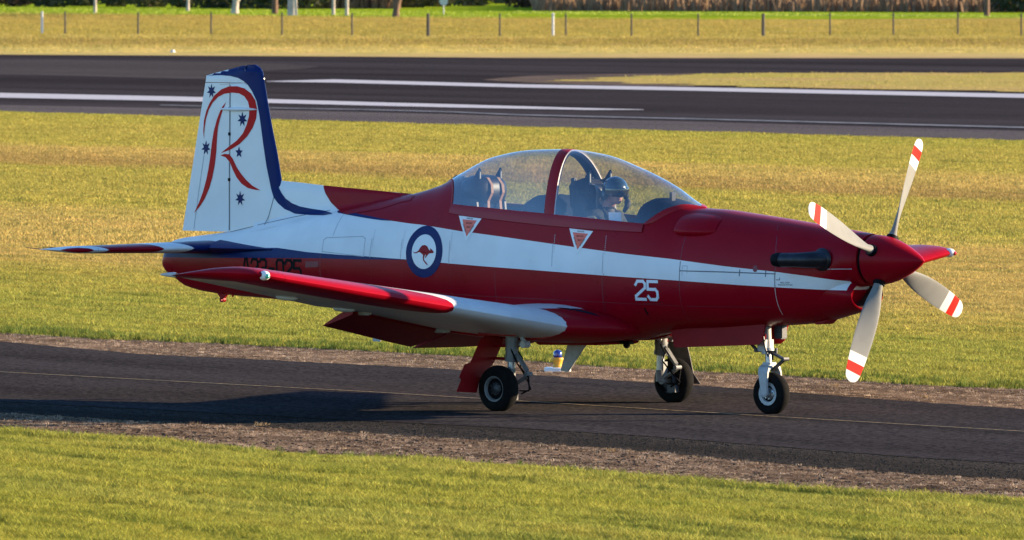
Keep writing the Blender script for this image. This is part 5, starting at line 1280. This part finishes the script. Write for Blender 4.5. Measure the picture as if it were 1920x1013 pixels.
# ---------------------------------------------------------------- far fence
FE=empty('boundary_fence',(-330,363,0)); tag(FE,'wire boundary fence on thin dark posts across the far side of the airfield','fence')
M_post=plain('weathered_post',(.07,.06,.05),.9,var=.3); M_post2=plain('thick_grey_post',(.06,.055,.05),.9)
posts=sorted(G['POST'],key=lambda p:p[0]*.746+p[1]*.666)
base_me={}
for i,p in enumerate(posts):
    d=(Vector(p)-Vector((CP.x,CP.y))).length
    thick=i in (6,11)
    key='t' if thick else 's'
    if key not in base_me:
        b=MB(); b.tube([(0,0,-.1),(0,0,1.32),(0,0,1.36)],[.10,.09,.06] if thick else [.055,.05,.03],n=8); b.tube([(-.07,0,1.2),(.07,0,1.2)],.02,n=6)
        o=b.build('fence_post',M_post,FE); base_me[key]=o.data
    else:
        o=bpy.data.objects.new('fence_post',base_me[key]); COL.objects.link(o); o.parent=FE
    o.location=(p[0]+330,p[1]-363,0)
wm=plain('fence_wire',(.22,.21,.20),.6,metal=.5)
for z in (.3,.62,.92,1.2):
    b=MB()
    for a,c in zip(posts,posts[1:]): b.tube([(a[0]+330,a[1]-363,z),(c[0]+330,c[1]-363,z)],.0022,n=4,cap=False)
    b.build('wire',wm,FE)
for i,(p,lab) in enumerate(zip(G['WPOST'],('white marker post at the left end of the far fence','white marker post near the middle of the far fence'))):
    b=MB(); b.tube([(0,0,0),(0,0,1.32),(0,0,1.36)],[.075,.07,.04],n=10); b.box((0,0,1.25),(.17,.03,.08)); o=b.build('marker_post',M_pwhite); o.location=(p[0],p[1],0); tag(o,lab,'post','white posts along the far fence')
p=G['MARK'][0]; b=MB(); b.prism([(-.10,0),(.10,0),(.07,.14),(-.07,.14)],1,-.06,.06); b.box((0,0,.02),(.26,.18,.04)); o=b.build('runway_marker',M_pwhite); o.location=(p[0],p[1],0); tag(o,'small white marker on the dry grass beyond the runway','marker')
p=G['MARK'][1]; b=MB(); b.tube([(0,0,0),(0,0,.9)],.05); b.lathe([(-.03,.0),(-.03,.36),(.03,.36),(.03,0)],(0,0,1.1),(.666,-.746,0),n=16); o=b.build('round_sign',M_pwhite); o.location=(p[0]*.85+CP.x*.15,p[1]*.85+CP.y*.15,0); tag(o,'small round white sign in front of the brown scrub','sign')
# ---------------------------------------------------------------- trees and scrub beyond the paddock
def leafmat(name,a,b):
    m,t,p=newmat(name); g=t.nodes.new('ShaderNodeNewGeometry'); n=nnode(t,.5,5,.7,g.outputs['Position']); r=ramp(t,n.outputs[0],[(.3,a),(.7,b)]); t.links.new(r.outputs[0],p.inputs['Base Color']); p.inputs['Roughness'].default_value=.8
    tr=t.nodes.new('ShaderNodeBsdfTranslucent'); t.links.new(r.outputs[0],tr.inputs[0]); mx=t.nodes.new('ShaderNodeMixShader'); mx.inputs[0].default_value=.25; t.links.new(p.outputs[0],mx.inputs[1]); t.links.new(tr.outputs[0],mx.inputs[2]); t.links.new(mx.outputs[0],t.nodes['Material Output'].inputs[0]); return m
M_lf=[leafmat('leaf_dark',(.020,.028,.012),(.05,.065,.022)),leafmat('leaf_olive',(.04,.045,.018),(.085,.09,.03)),leafmat('leaf_brown',(.06,.04,.022),(.12,.08,.04))]
M_bark=[plain('pale_bark',(.42,.36,.30),.8,var=.3,scale=2),plain('brown_bark',(.14,.08,.05),.9,var=.3,scale=2)]
def leafcloud(mb,c,r,n,rnd,s=.35):
    for i in range(n):
        while 1:
            p=Vector((rnd.uniform(-1,1),rnd.uniform(-1,1),rnd.uniform(-1,1)))
            if .25<p.length<1: break
        q=Vector(c)+Vector((p.x*r[0],p.y*r[1],p.z*r[2])); a=Vector((rnd.gauss(0,1),rnd.gauss(0,1),rnd.gauss(0,1))).normalized(); b=a.orthogonal().normalized(); ss=s*rnd.uniform(.6,1.4)
        if q.z<.03: q.z=.03+rnd.random()*.3
        mb.add([q-a*ss,q+b*ss*.5,q+a*ss,q-b*ss*.5],[(0,1,2,3)])
def tree(pos,h,trunk_r,bark,leaf,seed,lab,fork=False,lean=0,group='trees along the far paddock edge'):
    rnd=random.Random(seed); x,y=pos; T=empty('gum_tree' if bark==0 else 'paddock_tree',(x,y,0)); tag(T,lab,'tree',group)
    b=MB(); fk=1.0 if fork else h*.35
    b.tube([(0,0,-.1),(lean*.3,0,fk*.5),(lean,0,fk)],[trunk_r*1.25,trunk_r,trunk_r*.85],n=9)
    tips=[]
    for k in range(2 if fork else 4):
        a=2*pi*k/(2 if fork else 4)+(.72 if fork else rnd.uniform(0,1)); rr=h*rnd.uniform(.12,.2); e=(lean+rr*math.cos(a),rr*math.sin(a),h*rnd.uniform(.6,.8)); mid=(lean+rr*.55*math.cos(a),rr*.55*math.sin(a),fk+(e[2]-fk)*.4)
        b.tube([(lean,0,fk*.95),mid,e],[trunk_r*.75,trunk_r*.5,trunk_r*.2],n=7); tips.append(e)
    b.build('trunk',M_bark[bark],T,smooth=50)
    c=MB()
    for e in tips+[(lean,0,h*.85)]: leafcloud(c,e,(h*.2,h*.2,h*.14),260,rnd,.38)
    c.build('crown',M_lf[leaf],T)
TR=G['TRUNK']
spec=[(9,.12,0,1,False,'thin pale-barked tree left of the others by the green strip'),(8,.13,0,1,False,'thin pale tree just right of the dark bushes at the left'),(12,.30,0,1,True,'pale gum tree forking low above the green strip'),(10,.22,1,0,False,'brown-trunked tree with a shadowed trunk beside the pale gum'),(13,.34,0,1,False,'stout pale gum trunk, thickest of the row'),(9,.12,0,1,False,'thin pale sapling left in front of the brown scrub'),(9,.13,0,1,False,'thin pale sapling right in front of the brown scrub'),(9,.26,1,2,True,'reddish-brown tree forking low in front of the brown scrub'),(9,.2,1,0,False,'dark tree at the far right end of the green strip')]
for i,(p,s) in enumerate(zip(TR,spec)):
    tree(p,s[0],s[1],s[2],s[3],50+i,s[5],s[4],lean=.15)
# shrubs forming the dark edge
def unpx(u,v):
    d=CF+CR*((u-960)/18897.83)-CU*((v-506.5)/18897.83); t=-CP.z/d.z; q=CP+d*t; return q.x,q.y
shr=[(-40,13,0),(30,13,2),(95,14,0),(150,12,0),(215,13,0),(280,14,1),(345,15,0),(405,16,0),(468,17,1),(520,18,0),(575,17,1),(885,12,1),(760,15,1),(820,13,1),(985,15,2),(1035,17,2),(1075,20,2),(1905,24,0)]
names={0:'dark green',1:'olive green',2:'brown-leaved'}
for i,(u,v,l) in enumerate(shr):
    x,y=unpx(u,v); rnd=random.Random(200+i); T=empty('shrub',(x,y,0)); nxt='at the far left' if i<3 else 'left of the pale gums' if i<8 else 'among the gum trunks' if i<11 else 'at mid frame' if i<17 else 'at the far right edge'
    tag(T,'%s shrub %s, %s from the left in its thicket'%(names[l],nxt,['first','second','third','fourth','fifth','sixth','seventh','eighth'][(i if i<3 else i-3 if i<8 else i-8 if i<11 else i-11 if i<17 else 0)]),'shrub','shrubs along the far paddock edge')
    s=MB(); s.tube([(0,0,-.1),(0,0,1.8)],[.12,.05],n=6); s.build('stem',M_bark[1],T)
    c=MB(); leafcloud(c,(0,0,1.5),(2.1+rnd.random(),2.1,1.55+rnd.random()*.5),620,rnd,.30); c.build('foliage',M_lf[l],T)
# distant dark wood behind and brown scrub bank
wd=MB(); rnd=random.Random(5)
for i in range(90):
    u=-150+2200*i/89; v=(7 if u<1000 else 0)+rnd.uniform(-2,1); x,y=unpx(u,v); leafcloud(wd,(x,y,3.2),(5,5,3.4),130,rnd,.9)
tag(wd.build('distant_wood',M_lf[0]),kind='stuff')
M_scrub=leafmat('dry_scrub_leaf',(.30,.18,.10),(.38,.25,.145)); M_scrub.node_tree.nodes['Mix Shader'].inputs[0].default_value=.5; sb=MB()
for i in range(42000):
    if rnd.random()<.2: u=rnd.uniform(595,750); v=rnd.uniform(13,17)
    else: u=rnd.uniform(1000,1960) if rnd.random()<.92 else rnd.uniform(1900,2200); v=rnd.uniform(10,21)+(u-1000)/900*3
    x,y=unpx(u,v); h=rnd.uniform(.5,2.6)*(1 if u>960 else 1.3); w=rnd.uniform(.05,.16); a=rnd.uniform(0,pi); dx,dy=math.cos(a)*w,math.sin(a)*w; lx,ly=rnd.uniform(-.4,.4),rnd.uniform(-.4,.4)
    sb.add([(x-dx,y-dy,0),(x+dx,y+dy,0),(x+lx+dx*.6,y+ly+dy*.6,h),(x+lx-dx*.6,y+ly-dy*.6,h*.93)],[(0,1,2,3)])
tag(sb.build('dry_scrub',M_scrub),kind='stuff')
cr_=MB()
for i in range(12000):
    u=rnd.uniform(-60,1990); top=(14+min(u,900)/900*8) if u<1000 else 22+ (u-1000)/900*7; v=rnd.uniform(top,top+5+8*(u<960)); x,y=unpx(u,v); h=rnd.uniform(.03,.12); w=.12; a=rnd.uniform(0,pi); dx,dy=math.cos(a)*w,math.sin(a)*w
    cr_.add([(x-dx,y-dy,0),(x+dx,y+dy,0),(x+dx*.3,y+dy*.3,h)],[(0,1,2)])
tag(cr_.build('crop_leaves',leafmat('crop_leaf',(.24,.32,.02),(.28,.33,.03))),kind='stuff')
x,y=unpx(1144,848); weed(x,y,.055,'orange-brown dry weed tuft on the near verge below the belly')
x,y=unpx(490,800); weed(x,y,.06,'dry weed tuft at the asphalt edge within the long shadow')
x,y=unpx(1735,748); weed(x,y,.055,'dry weed tuft on the far verge right of the propeller')
x,y=unpx(1565,726); weed(x,y,.055,'dry weed tuft on the far verge left under the propeller blade')
